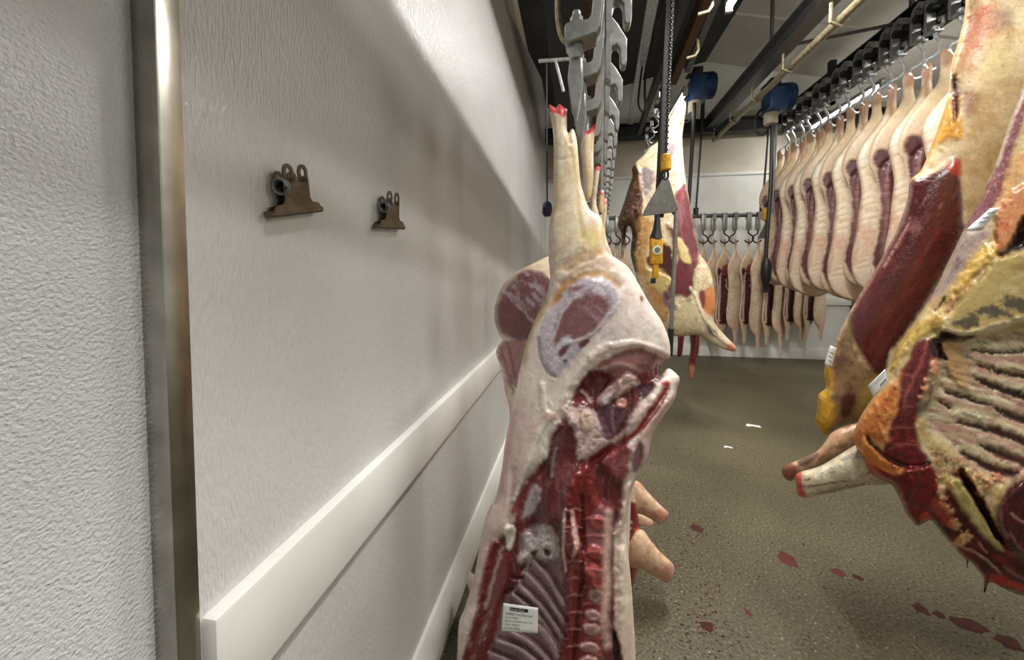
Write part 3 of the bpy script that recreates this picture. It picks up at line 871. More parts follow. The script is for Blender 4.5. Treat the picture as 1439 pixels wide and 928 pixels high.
# pale skin panel right of the dark gap
P1.poly(cC((1062, 0), (1090, 200), (1110, 420), (1140, 900), (1140, 1100), (1050, 1100), (1010, 700), (1005, 420), (1010, 100)), (228, 208, 190), 3, 2)
P1.poly(cC((1000, 690), (1020, 740), (1048, 850), (1060, 960), (1000, 960), (996, 800)), (62, 26, 30), 2, 2, h=-.025)
P1.line(cC((970, -40), (955, 200), (960, 420), (945, 620), (960, 800)), 10, (232, 196, 184), 5, 2, op=.8)
P1.mottle((226, 150, 140), 9, .6, .8, .5, cC((940, 400), (1000, 400), (1000, 900), (930, 900)), soft=5)

pig_parts = [
    ('ham_muscle', cA((300, 520), (350, 400), (430, 310), (480, 240), (560, 195), (640, 178), (740, 205), (800, 290), (780, 370), (700, 460), (620, 550), (540, 650), (460, 740), (400, 792), (340, 745), (300, 655), (290, 580)), M_LEAN),
    ('chest_lining', cav, M_LEAN),
    ('rib_cage', ribz, M_LEAN),
    ('fillet', cB((390, 560), (430, 300), (480, 240), (540, 210), (565, 330), (550, 480), (545, 640), (520, 800), (500, 900), (480, 960), (350, 900), (310, 700)), M_LEAN),
    ('spine', spine, M_LEAN),
    ('trotter', cD((100, 30), (260, 30), (262, 150), (240, 165), (130, 150)), M_SKIN),
]
HZ = 1.9
org = onY(803, 160, 1.0)
pig = thing('hanging_pork_carcass', 'nearest pork side, split open to show spine and ribs, with a printed paper label', 'pork side', org, group='pork sides on the left rail')
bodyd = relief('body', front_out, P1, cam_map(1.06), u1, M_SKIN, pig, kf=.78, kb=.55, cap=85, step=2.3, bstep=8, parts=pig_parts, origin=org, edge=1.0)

# --- paper label on the ribs
lab_c = cC((308, 532), (360, 526), (525, 560), (518, 722), (400, 706), (290, 706))
lab = thing('paper_label', 'white printed paper label stuck on the ribs of the nearest pork side', 'label', onY(731, 868, .93))
LY = .945
def lab_pt(u, v, off=0.0):
    tl = np.array(cC((303, 530))[0]); tr = np.array(cC((523, 560))[0]); bl = np.array(cC((290, 706))[0]); br = np.array(cC((520, 722))[0])
    p = tl * (1 - u) * (1 - v) + tr * u * (1 - v) + bl * (1 - u) * v + br * u * v
    return onY(p[0], p[1], LY - .006 * math.sin(math.pi * u) - .004 * v - off)
lo_ = np.array(lab.location)
V = []; Fc = []; nu, nv = 12, 8
for off in (0.0, -.0008):
    for j in range(nv + 1):
        for i in range(nu + 1):
            V.append(lab_pt(i / nu, j / nv, off) - lo_)
n0 = (nu + 1) * (nv + 1)
for j in range(nv):
    for i in range(nu):
        a = j * (nu + 1) + i
        Fc.append((a, a + nu + 1, a + nu + 2, a + 1)); Fc.append((n0 + a, n0 + a + 1, n0 + a + nu + 2, n0 + a + nu + 1))
rim = [i for i in range(nu + 1)] + [j * (nu + 1) + nu for j in range(1, nv + 1)] + [nv * (nu + 1) + i for i in range(nu - 1, -1, -1)] + [j * (nu + 1) for j in range(nv - 1, 0, -1)]
for k in range(len(rim)):
    a, b = rim[k], rim[(k + 1) % len(rim)]; Fc.append((a, b, n0 + b, n0 + a))
mesh_obj('paper', V, Fc, M_PAPER, lab)


def text_mesh(body, size):
    cu = bpy.data.curves.new('tmp_text', 'FONT'); cu.body = body; cu.size = size; cu.resolution_u = 2
    ob = bpy.data.objects.new('tmp_text', cu); COL.objects.link(ob)
    dg = bpy.context.evaluated_depsgraph_get(); me = bpy.data.meshes.new_from_object(ob.evaluated_get(dg))
    V = [tuple(v.co) for v in me.vertices]; Fc = [tuple(p.vertices) for p in me.polygons]
    bpy.data.objects.remove(ob); bpy.data.curves.remove(cu); bpy.data.meshes.remove(me)
    return V, Fc


def label_text(name, rows, ptf, mat, parent, org, aspect):
    VV = []; FF = []
    for body, u, v, hgt in rows:
        V, Fc = text_mesh(body, 1.0)
        b = len(VV)
        for x, y, z in V:
            VV.append(ptf(u + x * hgt / aspect, v - y * hgt, .0009) - org)
        FF += [tuple(b + i for i in f) for f in Fc]
    return mesh_obj(name, VV, FF, mat, parent, smooth=False)


V = []; Fc = []
for j in range(3):
    for i in range(9):
        V.append(lab_pt(.19 + .52 * i / 8, .12 + .12 * j / 2, .0006) - lo_)
for j in range(2):
    for i in range(8):
        a = j * 9 + i; Fc.append((a, a + 9, a + 10, a + 1))
tag(mesh_obj('printed_bar', V, Fc, M_INK, lab), 'black printed heading bar')
label_text('printed_text', [('330056 Toe Diervark', .08, .40, .115), ('Soort: vlees', .08, .52, .10), ('Datum 5-10-2022 om 11:15', .08, .65, .09), ('Merk: 28-08-ns', .08, .78, .09), ('Gewicht: 38 kg', .08, .90, .09)], lab_pt, M_INK, lab, lo_, 1.32)
label_text('heading_text', [('Goede Vlees', .20, .215, .105)], lab_pt, M_PAPER, lab, lo_, 1.32)

# ================================================================ PORK SIDES BEHIND THE FRONT ONE
ham2 = [(826, 184), (832, 178), (836, 173), (836, 184), (834, 210), (834, 248), (831, 275), (826, 300), (838, 330), (800, 352), (771, 360), (750, 370), (722, 385), (704, 406), (696, 428), (695, 450), (700, 468), (706, 478),
        (700, 486), (697, 497), (704, 520), (710, 552), (716, 580), (715, 640), (706, 700), (690, 760), (672, 806), (660, 803), (655, 812), (660, 830), (672, 850), (690, 905), (720, 950), (800, 965), (860, 930), (878, 870),
        (883, 800), (885, 745), (886, 700), (880, 600), (880, 450), (860, 370), (840, 335), (830, 300), (822, 270), (818, 220), (819, 190)]
P2 = Paint((224, 204, 184), 2)
P2.grad((226, 204, 160), 1, 400, 340).mottle((236, 222, 206), 12, .45, .7, .7)
P2.poly([(816, 186), (836, 170), (840, 184), (822, 190)], (206, 70, 76), 1.5, 1)
hamz2 = cA((30, 400), (60, 300), (130, 190), (230, 130), (330, 150), (380, 240), (380, 560), (210, 575), (110, 545), (40, 480))
P2.poly(hamz2, (132, 88, 92), 4, 4, h=.008)
P2.mottle((190, 176, 186), 5, .48, .66, .85, cA((60, 280), (230, 130), (340, 150), (340, 400), (200, 360)), ang=.9, stretch=2, soft=6)
P2.line(cA((90, 270), (150, 340), (210, 400), (270, 460)), 3, (216, 206, 206), 1.5, 2, op=.9)
P2.line(cA((40, 460), (100, 420), (180, 480)), 2, (170, 130, 132), 1.5, op=.6)
P2.poly(cA((40, 330), (90, 280), (160, 350), (250, 460), (200, 575), (110, 545), (35, 480)), (112, 62, 64), 5, 4, op=.8)
flank2 = cA((70, 570), (210, 580), (200, 700), (160, 860), (120, 830), (100, 940), (130, 1100), (80, 1080), (60, 800), (30, 660))
P2.poly(flank2, (176, 128, 128), 2, 2, h=-.008)
for l in ([(60, 610), (100, 740), (140, 900)], [(40, 650), (80, 800), (100, 1000)], [(110, 590), (130, 700), (150, 800)]):
    P2.line(cA(*l), 2.5, (110, 52, 54), 1.5, 2, op=.9, h=-.003)
P2.line(cA((30, 650), (60, 820), (90, 1040)), 4, (232, 208, 198), 2)
# red cut back edge and white bones at the right side
bone2 = [(862, 600), (890, 600), (892, 760), (884, 830), (872, 830), (862, 740)]
o2 = onY(831, 180, 1.27)
pig2 = thing('hanging_pork_carcass', 'second pork side, its round dark ham showing left of the nearest one', 'pork side', o2, group='pork sides on the left rail')
relief('body', ham2, P2, cam_map(1.29), 1.29 / F, M_SKIN, pig2, kf=.75, kb=.5, cap=80, step=3.2, bstep=9, origin=o2,
       parts=[('ham_muscle', hamz2, M_LEAN), ('flank_cut', flank2, M_LEAN), ('trotter', [(814, 165), (842, 165), (842, 194), (816, 196)], M_SKIN)])

# third side: red cut strip, pale bones and a fore trotter pointing right
p3 = [(836, 238), (842, 232), (845, 231), (843, 240), (840, 262), (838, 285), (842, 302), (850, 330), (868, 380), (885, 440), (890, 560), (890, 660), (893, 700), (897, 730), (902, 760), (900, 790), (892, 818), (886, 835), (880, 850),
      (860, 850), (840, 780), (830, 600), (828, 440), (826, 340), (830, 290), (833, 262)]
P3 = Paint((222, 204, 176), 3)
P3.mottle((200, 160, 120), 9, .5, .7, .6)
P3.poly([(834, 229), (848, 229), (845, 238), (836, 240)], (206, 84, 84), 1, 1)
cut3 = cC((1062, -40), (1120, -60), (1150, 0), (1140, 160), (1112, 380), (1080, 200))
P3.poly(cC((1060, -80), (1180, -80), (1180, 100), (1160, 230), (1130, 380), (1100, 420), (1050, 200)), (112, 26, 34), 2, 2)
P3.poly(cC((1130, 80), (1175, 60), (1165, 200), (1140, 330), (1115, 385), (1125, 230)), (190, 84, 66), 2, 2)
for q in ((1105, 20), (1100, 60), (1092, 105), (1095, 150), (1090, 180)):
    P3.poly(cC(*[(q[0] + 12 * math.cos(a), q[1] + 9 * math.sin(a)) for a in np.linspace(0, 6.28, 8, endpoint=False)]), (206, 170, 160), 1.5, 1.5, h=.004)
o3 = onY(840, 240, 1.5)
pig3 = thing('hanging_pork_carcass', 'third pork side in the left row, red cut edge with pale bones', 'pork side', o3, group='pork sides on the left rail')
relief('body', p3, P3, cam_map(1.5), 1.5 / F, M_SKIN, pig3, kf=.8, kb=.6, cap=50, step=2.8, bstep=8, origin=o3, parts=[('back_cut', cut3, M_LEAN)])
def foreleg(outl, end, Y, parent, o, seed, c=(214, 178, 146), tip=(206, 142, 122), name='fore_trotter', mat=None):
    """A foreleg with its sawn end, darker and pinker towards the joint."""
    p = Paint(c, seed)
    p.mottle((232, 206, 178), 6, .5, .7, .7).mottle((186, 116, 96), 8, .55, .75, .6)
    p.poly([(end[0] + 9 * math.cos(a), end[1] + 11 * math.sin(a)) for a in np.linspace(0, 6.28, 10, endpoint=False)], tip, 5, 2, op=.8)
    p.poly([(end[0] + 7 + 3 * math.cos(a), end[1] + 2 + 8 * math.sin(a)) for a in np.linspace(0, 6.28, 10, endpoint=False)], (228, 190, 180), 2, 1, op=.8)
    return relief(name, outl, p, cam_map(Y), Y / F, mat or M_SKIN, parent, kf=1, kb=1, step=1.8, bstep=3, origin=o)


def shank(px0, px1, Y, r0, r1, parent, o, name='fore_trotter', c=(224, 182, 142), tip=(206, 150, 120), mid=None, dy=0, mat=None):
    """A foreleg: tapered limb with a knuckle and a sawn end."""
    a = onY(px0[0], px0[1], Y); b = onY(px1[0], px1[1], Y + dy)
    pts = [a]
    if mid is not None: pts.append(onY(mid[0], mid[1], Y + dy * .5))
    pts.append(b)
    P = smooth_open(pts, 10); n = 18; V = []; Cc = []; Fc = []
    D = (b - a) / np.linalg.norm(b - a); s1 = np.cross(D, [0, 1, 0]); s1 /= np.linalg.norm(s1); s2 = np.cross(D, s1)
    m = len(P)
    for i in range(m):
        t = i / (m - 1); r = (r0 + (r1 - r0) * t) * (1 + .16 * math.exp(-((t - .72) / .12) ** 2)) * (1 if t < .93 else 1 - .25 * (t - .93) / .07)
        for k in range(n):
            an = 2 * math.pi * k / n
            w = 1 + .08 * (vnoise(np.array([t * 6. + k]), np.array([an * 1.3 + px0[0]]), 4)[0] - .5)
            V.append(P[i] + (s1 * math.cos(an) + s2 * math.sin(an) * .85) * r * w)
            f = fbm(np.array([t * 7.]), np.array([an * 2 + px1[1]]), 6)[0]
            cc = np.array(c) + (np.array(tip) - np.array(c)) * max(0, min(1, (t - .55) / .4)) ** 1.5 + (f - .5) * 36
            Cc.append(lin(np.clip(cc, 0, 255)))
    for i in range(m - 1):
        for k in range(n):
            Fc.append((i * n + k, i * n + (k + 1) % n, (i + 1) * n + (k + 1) % n, (i + 1) * n + k))
    V.append(P[-1] + D * r1 * .1); Cc.append(lin((214, 120, 110))); V.append(P[0] - D * r0 * .5); Cc.append(lin(c))
    for k in range(n):
        Fc.append(((m - 1) * n + k, (m - 1) * n + (k + 1) % n, m * n)); Fc.append(((k + 1) % n, k, m * n + 1))
    ob = mesh_obj(name, V, Fc, mat or M_SKIN, parent, np.array(Cc), True, o)
    import bmesh
    bm = bmesh.new(); bm.from_mesh(ob.data); bmesh.ops.recalc_face_normals(bm, faces=bm.faces); bm.to_mesh(ob.data); bm.free()
    return ob
foreleg([(880, 770), (890, 748), (903, 745), (914, 759), (927, 775), (944, 791), (948.5, 803), (944, 815), (937, 820), (922, 812), (909, 804), (897, 798), (884, 800)], (938, 806), 1.47, pig3, o3, 51)
# fourth and fifth: feet above, fore trotters at the right
for k, (Y, top, leg0, leg1, mid, lab_) in enumerate(((1.75, (845, 270), (884, 690), (935, 724), (908, 704), 'fourth pork side in the left row, upper of the trotters poking out right'),
                                              (2.0, (849, 282), (890, 730), (917, 743), (903, 738), 'fifth pork side in the left row, short middle trotter poking out right'))):
    oo = onY(top[0], top[1], Y)
    pg = thing('hanging_pork_carcass', lab_, 'pork side', oo, group='pork sides on the left rail')
    x, y = top
    ol = [(x - 3, y), (x + 2, y - 4), (x + 4, y + 2), (x + 3, y + 25), (x + 2, y + 45), (858, 380), (868, 420), (876, 470), (878, 560), (880, 640), (890, 690), (894, 735), (885, 765), (860, 770), (840, 700), (826, 560), (822, 430), (828, 370), (x - 6, y + 40), (x - 4, y + 20)]
    PP = Paint((222, 200, 160), 5 + k); PP.mottle((186, 140, 90), 7, .5, .7, .8); PP.poly([(x - 6, y - 8), (x + 8, y - 8), (x + 6, y + 3), (x - 5, y + 4)], (200, 100, 96), 1, 1)
    relief('body', ol, PP, cam_map(Y), Y / F, M_SKIN, pg, kf=.8, kb=.6, cap=40, step=4, bstep=9, origin=oo)
    foreleg(([(884, 690), (892, 676), (901, 680), (909, 690), (927, 709), (939.5, 721), (937, 731), (931, 738), (919, 732), (903, 724), (888, 718)], [(888, 722), (903, 720), (917, 732), (922, 744), (915, 756), (903, 748), (888, 745)])[k], leg1, Y - .03, pg, oo, 52 + k)

# ================================================================ BEEF SIDES (right foreground)
# --- the further side: big dark lean muscle between pale fat
b1 = [(1352, -120), (1357, 0), (1349, 50), (1337, 90), (1333, 132), (1323, 165), (1312, 196), (1295, 238), (1279, 254), (1275, 280), (1261, 321), (1233, 374), (1214, 405), (1192, 442), (1177, 474), (1169, 495),
      (1161, 506), (1158, 528), (1160, 545), (1150, 556), (1148, 580), (1146, 592), (1159, 612), (1181, 603), (1200, 596), (1240, 590), (1300, 560), (1380, 470), (1450, 330), (1500, 200), (1530, 0), (1540, -140), (1450, -200)]
B1 = Paint((234, 216, 180), 11)
B1.mottle((206, 174, 124), 24, .45, .7, .8).mottle((232, 212, 172), 18, .55, .75, .7)
B1.poly(cK((790, -60), (830, 60), (900, 30), (985, 100), (930, 200), (860, 290), (760, 330), (740, 380), (770, 220)), (206, 120, 92), 14, 10, op=.75)
B1.mottle((200, 96, 72), 9, .55, .72, .8, cK((790, -60), (960, 0), (980, 200), (750, 420)), ang=1.2, stretch=2.5, soft=14)
B1.line(cK((815, 0), (800, 130), (770, 280), (750, 400)), 7, (226, 196, 140), 4, 4, h=.006)
B1.poly(cK((950, 60), (1030, 20), (1050, 120), (1000, 150), (960, 120)), (128, 112, 108), 12, 8, op=.6)
B1.poly(cK((920, 230), (1010, 220), (1060, 300), (1010, 400), (900, 380)), (222, 208, 158), 14, 8, op=.8)
B1.poly(cK((800, 470), (870, 460), (870, 560), (820, 580)), (152, 100, 92), 9, 6, op=.7)
B1.poly(cK((690, 520), (730, 460), (775, 480), (785, 600), (795, 690), (720, 700), (650, 745), (590, 850), (520, 925), (490, 900), (590, 760), (660, 620)), (228, 168, 62), 4, 4, h=.006)
B1.mottle((240, 198, 110), 6, .5, .7, .8, cK((720, 470), (790, 480), (780, 680), (560, 910), (600, 800)), ang=2., stretch=2, soft=5, h=.004)
B1.poly(cK((745, 400), (760, 390), (775, 460), (770, 570), (750, 615), (742, 520)), (96, 36, 44), 2, 2, h=-.02)
B1.mottle((120, 70, 50), 3.2, .62, .8, .35).mottle((240, 224, 190), 3, .62, .8, .3)
lean1 = cL((476, 80), (560, 55), (640, 10), (690, -10), (705, 90), (715, 250), (722, 300), (640, 470), (560, 610), (470, 740), (388, 850), (360, 960), (300, 930), (240, 830), (212, 760), (200, 690), (268, 560), (330, 460), (420, 290), (462, 170))
B1.poly(lean1, (76, 24, 26), 2, 2, h=.012, hs=10)
B1.mottle((122, 54, 54), 8, .5, .72, .5, lean1, ang=-1.05, stretch=5, soft=8)
B1.mottle((84, 20, 24), 16, .5, .75, .7, lean1, ang=-1.05, stretch=2, soft=8)
B1.mottle((168, 116, 114), 4, .58, .74, .5, cL((480, 160), (700, 60), (640, 250), (400, 420), (330, 470)), ang=-1.05, stretch=6, soft=8)
B1.poly(cL((640, 0), (700, -20), (700, 50), (660, 40)), (176, 52, 44), 5, 3)
B1.line(cL((476, 80), (480, 150), (420, 300), (330, 470), (200, 690)), 3, (170, 110, 104), 2, 1.5, op=.8, h=.004)
B1.line(cL((480, 240), (440, 330), (360, 460)), 2, (206, 160, 152), 1.5, 1.5, op=.8)
B1.line(cL((200, 690), (215, 780), (260, 860), (320, 950)), 3, (170, 140, 100), 2, op=.8)
low1 = cR5((330, 500), (260, 620), (210, 740), (170, 900), (180, 1040), (280, 990), (420, 960), (440, 800), (380, 700), (330, 600))
B1.poly(low1, (128, 100, 66), 6, 6, op=.9)
B1.mottle((96, 62, 50), 14, .5, .72, .8, low1, soft=8)
B1.poly(cR5((190, 720), (240, 730), (240, 860), (260, 960), (210, 1030), (165, 960), (165, 830)), (206, 160, 44), 5, 5, h=.004)
B1.mottle((228, 196, 100), 6, .5, .7, .8, cR5((170, 720), (250, 730), (250, 960), (170, 1000)), soft=5)
B1.poly(cR5((300, 860), (350, 850), (340, 920), (300, 960), (280, 920)), (72, 26, 28), 4, 4, op=.9)
B1.poly(cR5((400, 790), (480, 780), (470, 940), (350, 960)), (176, 152, 80), 6, 4)
ob1 = onY(1440, 0, 1.72)
beef1 = thing('hanging_beef_carcass', 'further beef side with a broad smooth dark red muscle facing the aisle', 'beef side', ob1, group='beef sides at the right')
relief('body', b1, B1, cam_map(1.78), 1.78 / F, M_FAT, beef1, kf=.5, kb=.45, cap=110, step=3.4, bstep=12, origin=ob1, edge=1.0,
       parts=[('lean_muscle', lean1, M_LEAN), ('brisket', low1, M_FAT)])
leg1 = [(1226, 590), (1200, 596), (1180, 602), (1166, 611), (1160, 620), (1148, 634), (1128, 644), (1108, 652), (1100, 657), (1098.5, 664), (1103, 673), (1112, 677), (1119, 672), (1137, 662), (1165, 650), (1186, 638), (1206, 628), (1235, 620)]
PF = Paint((190, 152, 120), 15)
PF.mottle((214, 182, 148), 6, .5, .7, .8).mottle((140, 96, 74), 8, .52, .72, .7, ang=-.4, stretch=2)
PF.poly([(1098, 654), (1112, 650), (1120, 662), (1118, 676), (1102, 678)], (138, 84, 66), 4, 3)
PF.poly([(1122, 648), (1146, 636), (1150, 640), (1138, 652), (1124, 656)], (70, 52, 46), 2.5, 2, op=.85)
PF.line([(1116, 640), (1124, 637), (1131, 640)], 1, (90, 60, 50), 1, 1)
relief('foreleg', leg1, PF, cam_map(1.60), 1.6 / F, M_FAT, beef1, kf=.9, kb=.9, step=2, bstep=4, origin=ob1)

# --- the nearer side, seen into the ribs
b2 = [(1470, -60), (1455, 60), (1440, 112), (1428, 145), (1416, 178), (1400, 228), (1377, 280), (1355, 322), (1330, 374), (1310, 415), (1284, 455), (1262, 486), (1250, 512), (1228, 556), (1208, 588), (1200, 610), (1203, 628), (1212, 648),
      (1223, 668), (1250, 679), (1262, 697), (1272, 719), (1281, 732), (1290, 739), (1300, 735), (1309, 732), (1320, 746), (1336, 765), (1348, 780), (1357, 787), (1360, 800), (1362, 788), (1374, 802), (1382, 812), (1383, 834), (1389, 822),
      (1394, 819), (1412, 828), (1437, 838), (1500, 852), (1580, 830), (1640, 700), (1660, 500), (1650, 250), (1610, 40), (1560, -120)]
B2 = Paint((208, 186, 134), 12)
B2.mottle((186, 150, 96), 20, .45, .7, .8).mottle((230, 214, 176), 14, .55, .75, .7)
B2.poly(cL((985, -60), (880, 0), (840, 120), (790, 200), (870, 200), (940, 180), (989, 60), (1100, 0)), (216, 168, 112), 6, 6)
B2.poly([(1442, 110), (1416, 178), (1400, 228), (1377, 280), (1355, 322), (1375, 325), (1400, 285), (1416, 240), (1430, 190), (1448, 140)], (142, 88, 94), 3, 3, h=-.004)
B2.poly(cL((720, 300), (800, 300), (850, 280), (800, 350), (740, 420), (680, 520), (600, 600), (560, 610), (640, 470)), (178, 158, 150), 6, 5)
B2.mottle((122, 90, 98), 8, .5, .7, .8, cL((720, 300), (850, 290), (740, 430), (640, 520)), ang=-1, stretch=3, soft=6)
B2.line([(1444, 118), (1418, 182), (1402, 232)], 4, (226, 212, 190), 2)
org2 = cL((880, 190), (1000, 90), (1060, 150), (989, 300), (940, 350), (880, 400), (820, 440), (740, 550), (680, 620), (640, 650), (760, 460), (860, 360), (860, 280))
B2.poly(org2, (214, 146, 98), 5, 5, h=.01)
B2.mottle((200, 90, 58), 7, .52, .7, .8, org2, ang=-.9, stretch=2, soft=5)
B2.poly(cL((800, 380), (860, 350), (850, 420), (760, 520), (690, 590), (640, 620), (700, 510)), (214, 178, 88), 4, 5, h=.006)
B2.poly(cL((582, 668), (606, 640), (630, 600), (632, 612), (610, 645)), (40, 12, 14), 1.2, 1, h=-.012)
B2.line(cL((620, 690), (690, 620), (760, 545)), 3, (150, 50, 40), 2, 2, op=.9)
yel2 = cL((560, 690), (640, 660), (600, 740), (500, 800), (440, 870), (380, 940), (388, 850), (470, 740))
B2.poly(yel2, (206, 176, 92), 5, 4, h=.008)
B2.mottle((170, 132, 60), 6, .5, .7, .8, yel2, soft=5, h=.003)
B2.mottle((110, 60, 40), 3, .58, .78, .45).mottle((240, 220, 180), 3, .6, .8, .35)
# fat flap hanging above the ribs
flap2 = cL((1100, 330), (989, 385), (900, 410), (850, 430), (790, 510), (720, 590), (650, 680), (615, 735), (640, 752), (700, 770), (760, 768), (840, 745), (920, 718), (1000, 705), (1200, 690))
B2.poly(flap2, (188, 164, 104), 3, 3, h=.022, hs=8)
B2.mottle((160, 130, 74), 14, .5, .7, .7, flap2, ang=-.3, stretch=3, soft=6)
B2.mottle((206, 190, 146), 10, .55, .7, .7, flap2, ang=-.3, stretch=3, soft=6)
for q in ([(675, 715), (720, 685), (770, 690), (790, 720), (740, 745), (690, 735)], [(755, 660), (830, 640), (900, 650), (950, 680), (880, 690), (800, 685)], [(885, 610), (940, 600), (1020, 620), (1020, 660), (930, 650)]):
    B2.poly(cL(*q), (56, 54, 56), 3.5, 9, 7, op=.85)
B2.line(cL((630, 745), (700, 768), (780, 760), (860, 735), (960, 705), (1060, 695)), 7, (222, 212, 180), 3, 2, h=.006)
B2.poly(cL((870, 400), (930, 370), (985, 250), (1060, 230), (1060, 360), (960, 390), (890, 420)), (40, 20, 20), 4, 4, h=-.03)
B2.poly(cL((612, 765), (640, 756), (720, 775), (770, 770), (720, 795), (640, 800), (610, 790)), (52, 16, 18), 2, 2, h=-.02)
# ribs
rib2 = cM((555, 90), (640, 75), (760, 60), (900, 30), (1001, 10), (1300, -20), (1350, 400), (1250, 760), (1001, 800), (900, 850), (800, 800), (720, 740), (620, 660), (520, 600), (478, 540), (465, 460), (500, 350), (540, 250))
B2.poly(rib2, (206, 190, 150), 3, 3, h=-.02, hs=10)
B2.mottle((190, 138, 128), 10, .5, .68, .8, rib2, ang=.3, stretch=4, soft=8)
B2.mottle((226, 216, 186), 9, .55, .7, .8, rib2, ang=.25, stretch=4, soft=8)
B2.mottle((120, 100, 74), 6, .62, .78, .7, rib2, ang=.25, stretch=5, soft=8)
for l, w in (([(740, 285), (860, 335), (1010, 385), (1200, 440)], [3, 9, 8, 6]), ([(580, 350), (690, 385), (810, 425)], [2, 6, 3]), ([(850, 440), (930, 480), (1010, 510), (1200, 560)], [3, 10, 9, 8]), ([(640, 515), (760, 545), (880, 575), (1010, 625), (1200, 690)], [2, 6, 10, 9, 6]),
             ([(770, 645), (880, 690), (1010, 740), (1150, 800)], [3, 12, 10, 8]), ([(660, 685), (760, 735), (860, 780), (960, 795)], [3, 7, 12, 5]), ([(750, 205), (860, 240), (1001, 265), (1200, 300)], [2, 3, 4, 4]), ([(540, 400), (600, 440)], [2, 3]), ([(720, 120), (850, 140), (1001, 130)], [1, 3, 2])):
    B2.line(cM(*l), [x * 1.15 for x in w], (58, 28, 34), 1.6, 4, 5, op=.95, h=-.008)
    B2.line(cM(*[(x, y - 40) for x, y in l]), 7, (226, 214, 180), 5, 4, op=.55, h=.005)
    B2.line(cM(*[(x, y + 32) for x, y in l]), 5, (192, 132, 126), 4, 3, op=.55)
B2.poly(cM((555, 95), (640, 80), (670, 160), (690, 250), (700, 345), (660, 330), (590, 240), (570, 170)), (210, 166, 112), 4, 4, op=.85, h=.008)
# sawn backbone with dark red meat
sp2 = cM((420, 80), (500, 60), (540, 90), (575, 170), (560, 180), (500, 170), (490, 240), (460, 330), (430, 420), (415, 560), (440, 660), (500, 750), (530, 860), (545, 960), (480, 1000), (420, 980), (350, 960), (330, 880), (300, 800), (240, 700), (250, 620), (270, 540), (300, 480), (320, 380), (330, 250), (380, 170))
B2.poly(sp2, (96, 18, 26), 3, 3, h=.008, hs=8)
B2.mottle((140, 40, 40), 6, .5, .7, .7, sp2, soft=4)
B2.mottle((62, 8, 14), 9, .5, .72, .8, sp2, soft=4)
B2.line(cM((470, 90), (440, 200), (390, 300), (350, 400)), 3.5, (166, 84, 74), 2, 3, op=.8)
for l in ([(330, 250), (400, 265)], [(300, 340), (370, 345)], [(340, 430), (420, 420)], [(270, 560), (330, 545), (410, 550)], [(265, 610), (310, 640), (400, 620)], [(270, 660), (360, 640), (430, 640)]):
    B2.line(cM(*l), 2, (160, 84, 76), 1.5, 2, op=.8)
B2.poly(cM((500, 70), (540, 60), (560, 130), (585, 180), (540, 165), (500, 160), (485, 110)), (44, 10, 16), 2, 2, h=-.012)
for q, r in (((520, 200), 26), ((515, 240), 26), ((470, 290), 16), ((465, 340), 22), ((440, 380), 14)):
    B2.poly(cM(*[(q[0] + r * math.cos(a), q[1] + r * .8 * math.sin(a)) for a in np.linspace(0, 6.28, 9, endpoint=False)]), (224, 156, 118), 2, 3, 5, h=.008)
B2.poly(cM((430, 400), (470, 400), (480, 330), (500, 300), (490, 420), (430, 480)), (70, 60, 60), 3, 4, op=.8)
# orange fat round the shoulder
fat2 = cM((300, 300), (330, 260), (320, 360), (300, 470), (270, 540), (245, 640), (160, 600), (230, 690), (300, 760), (400, 770), (420, 850), (350, 960), (280, 870), (180, 800), (120, 700), (80, 620), (85, 560), (150, 440), (200, 380), (260, 330))
B2.poly(fat2, (196, 116, 52), 5, 4, h=.014, hs=10)
B2.mottle((226, 160, 92), 6, .5, .7, .8, fat2, ang=1.2, stretch=2, soft=5, h=.004)
B2.poly(cM((80, 600), (130, 700), (220, 800), (330, 870), (360, 960), (280, 900), (160, 800), (90, 700)), (176, 64, 36), 8, 6, op=.8)
B2.line(cM((150, 595), (190, 650), (280, 720), (380, 760), (480, 740)), [3, 5, 7, 6, 4], (66, 10, 16), 2, 2, h=-.01)
for k in range(7):
    B2.line(cM((170 + k * 16, 560 - k * 32), (230 + k * 12, 520 - k * 30)), 1.8, (150, 72, 30), 1.5, 2, op=.7, h=-.002)
# lower red mass
B2.poly(cN((120, 60), (260, 120), (380, 60), (500, 80), (520, 200), (500, 330), (480, 410), (400, 440), (330, 370), (290, 250), (200, 160)), (116, 16, 22), 4, 4, h=.008)
B2.mottle((176, 40, 32), 8, .55, .72, .8, cN((160, 120), (380, 180), (480, 420), (340, 370), (230, 190)), soft=6)
B2.mottle((60, 6, 12), 9, .5, .7, .8, cN((250, 100), (500, 80), (500, 400), (350, 340)), soft=6)
B2.poly(cN((410, 380), (450, 350), (480, 390), (450, 425), (415, 420)), (196, 62, 50), 2, 3, h=.008)
low2 = cN((480, 300), (560, 250), (640, 90), (700, 110), (780, 200), (900, 480), (1000, 560), (1100, 620), (1300, 700), (1250, 900), (1056, 870), (860, 810), (800, 740), (700, 640), (600, 540), (490, 410))
B2.poly(low2, (84, 12, 18), 4, 4)
B2.mottle((150, 30, 30), 8, .52, .7, .8, low2, ang=.7, stretch=3, soft=5)
B2.mottle((40, 6, 10), 10, .52, .7, .9, low2, ang=.7, stretch=3, soft=5)
B2.poly(cN((590, 200), (600, 150), (650, 150), (690, 210), (740, 280), (800, 380), (870, 480), (935, 575), (900, 590), (810, 500), (720, 400), (640, 290)), (198, 180, 118), 3, 3, h=.014)
B2.mottle((150, 128, 70), 6, .5, .7, .8, cN((590, 150), (680, 160), (935, 580), (800, 500), (640, 300)), ang=.9, stretch=4, soft=4)
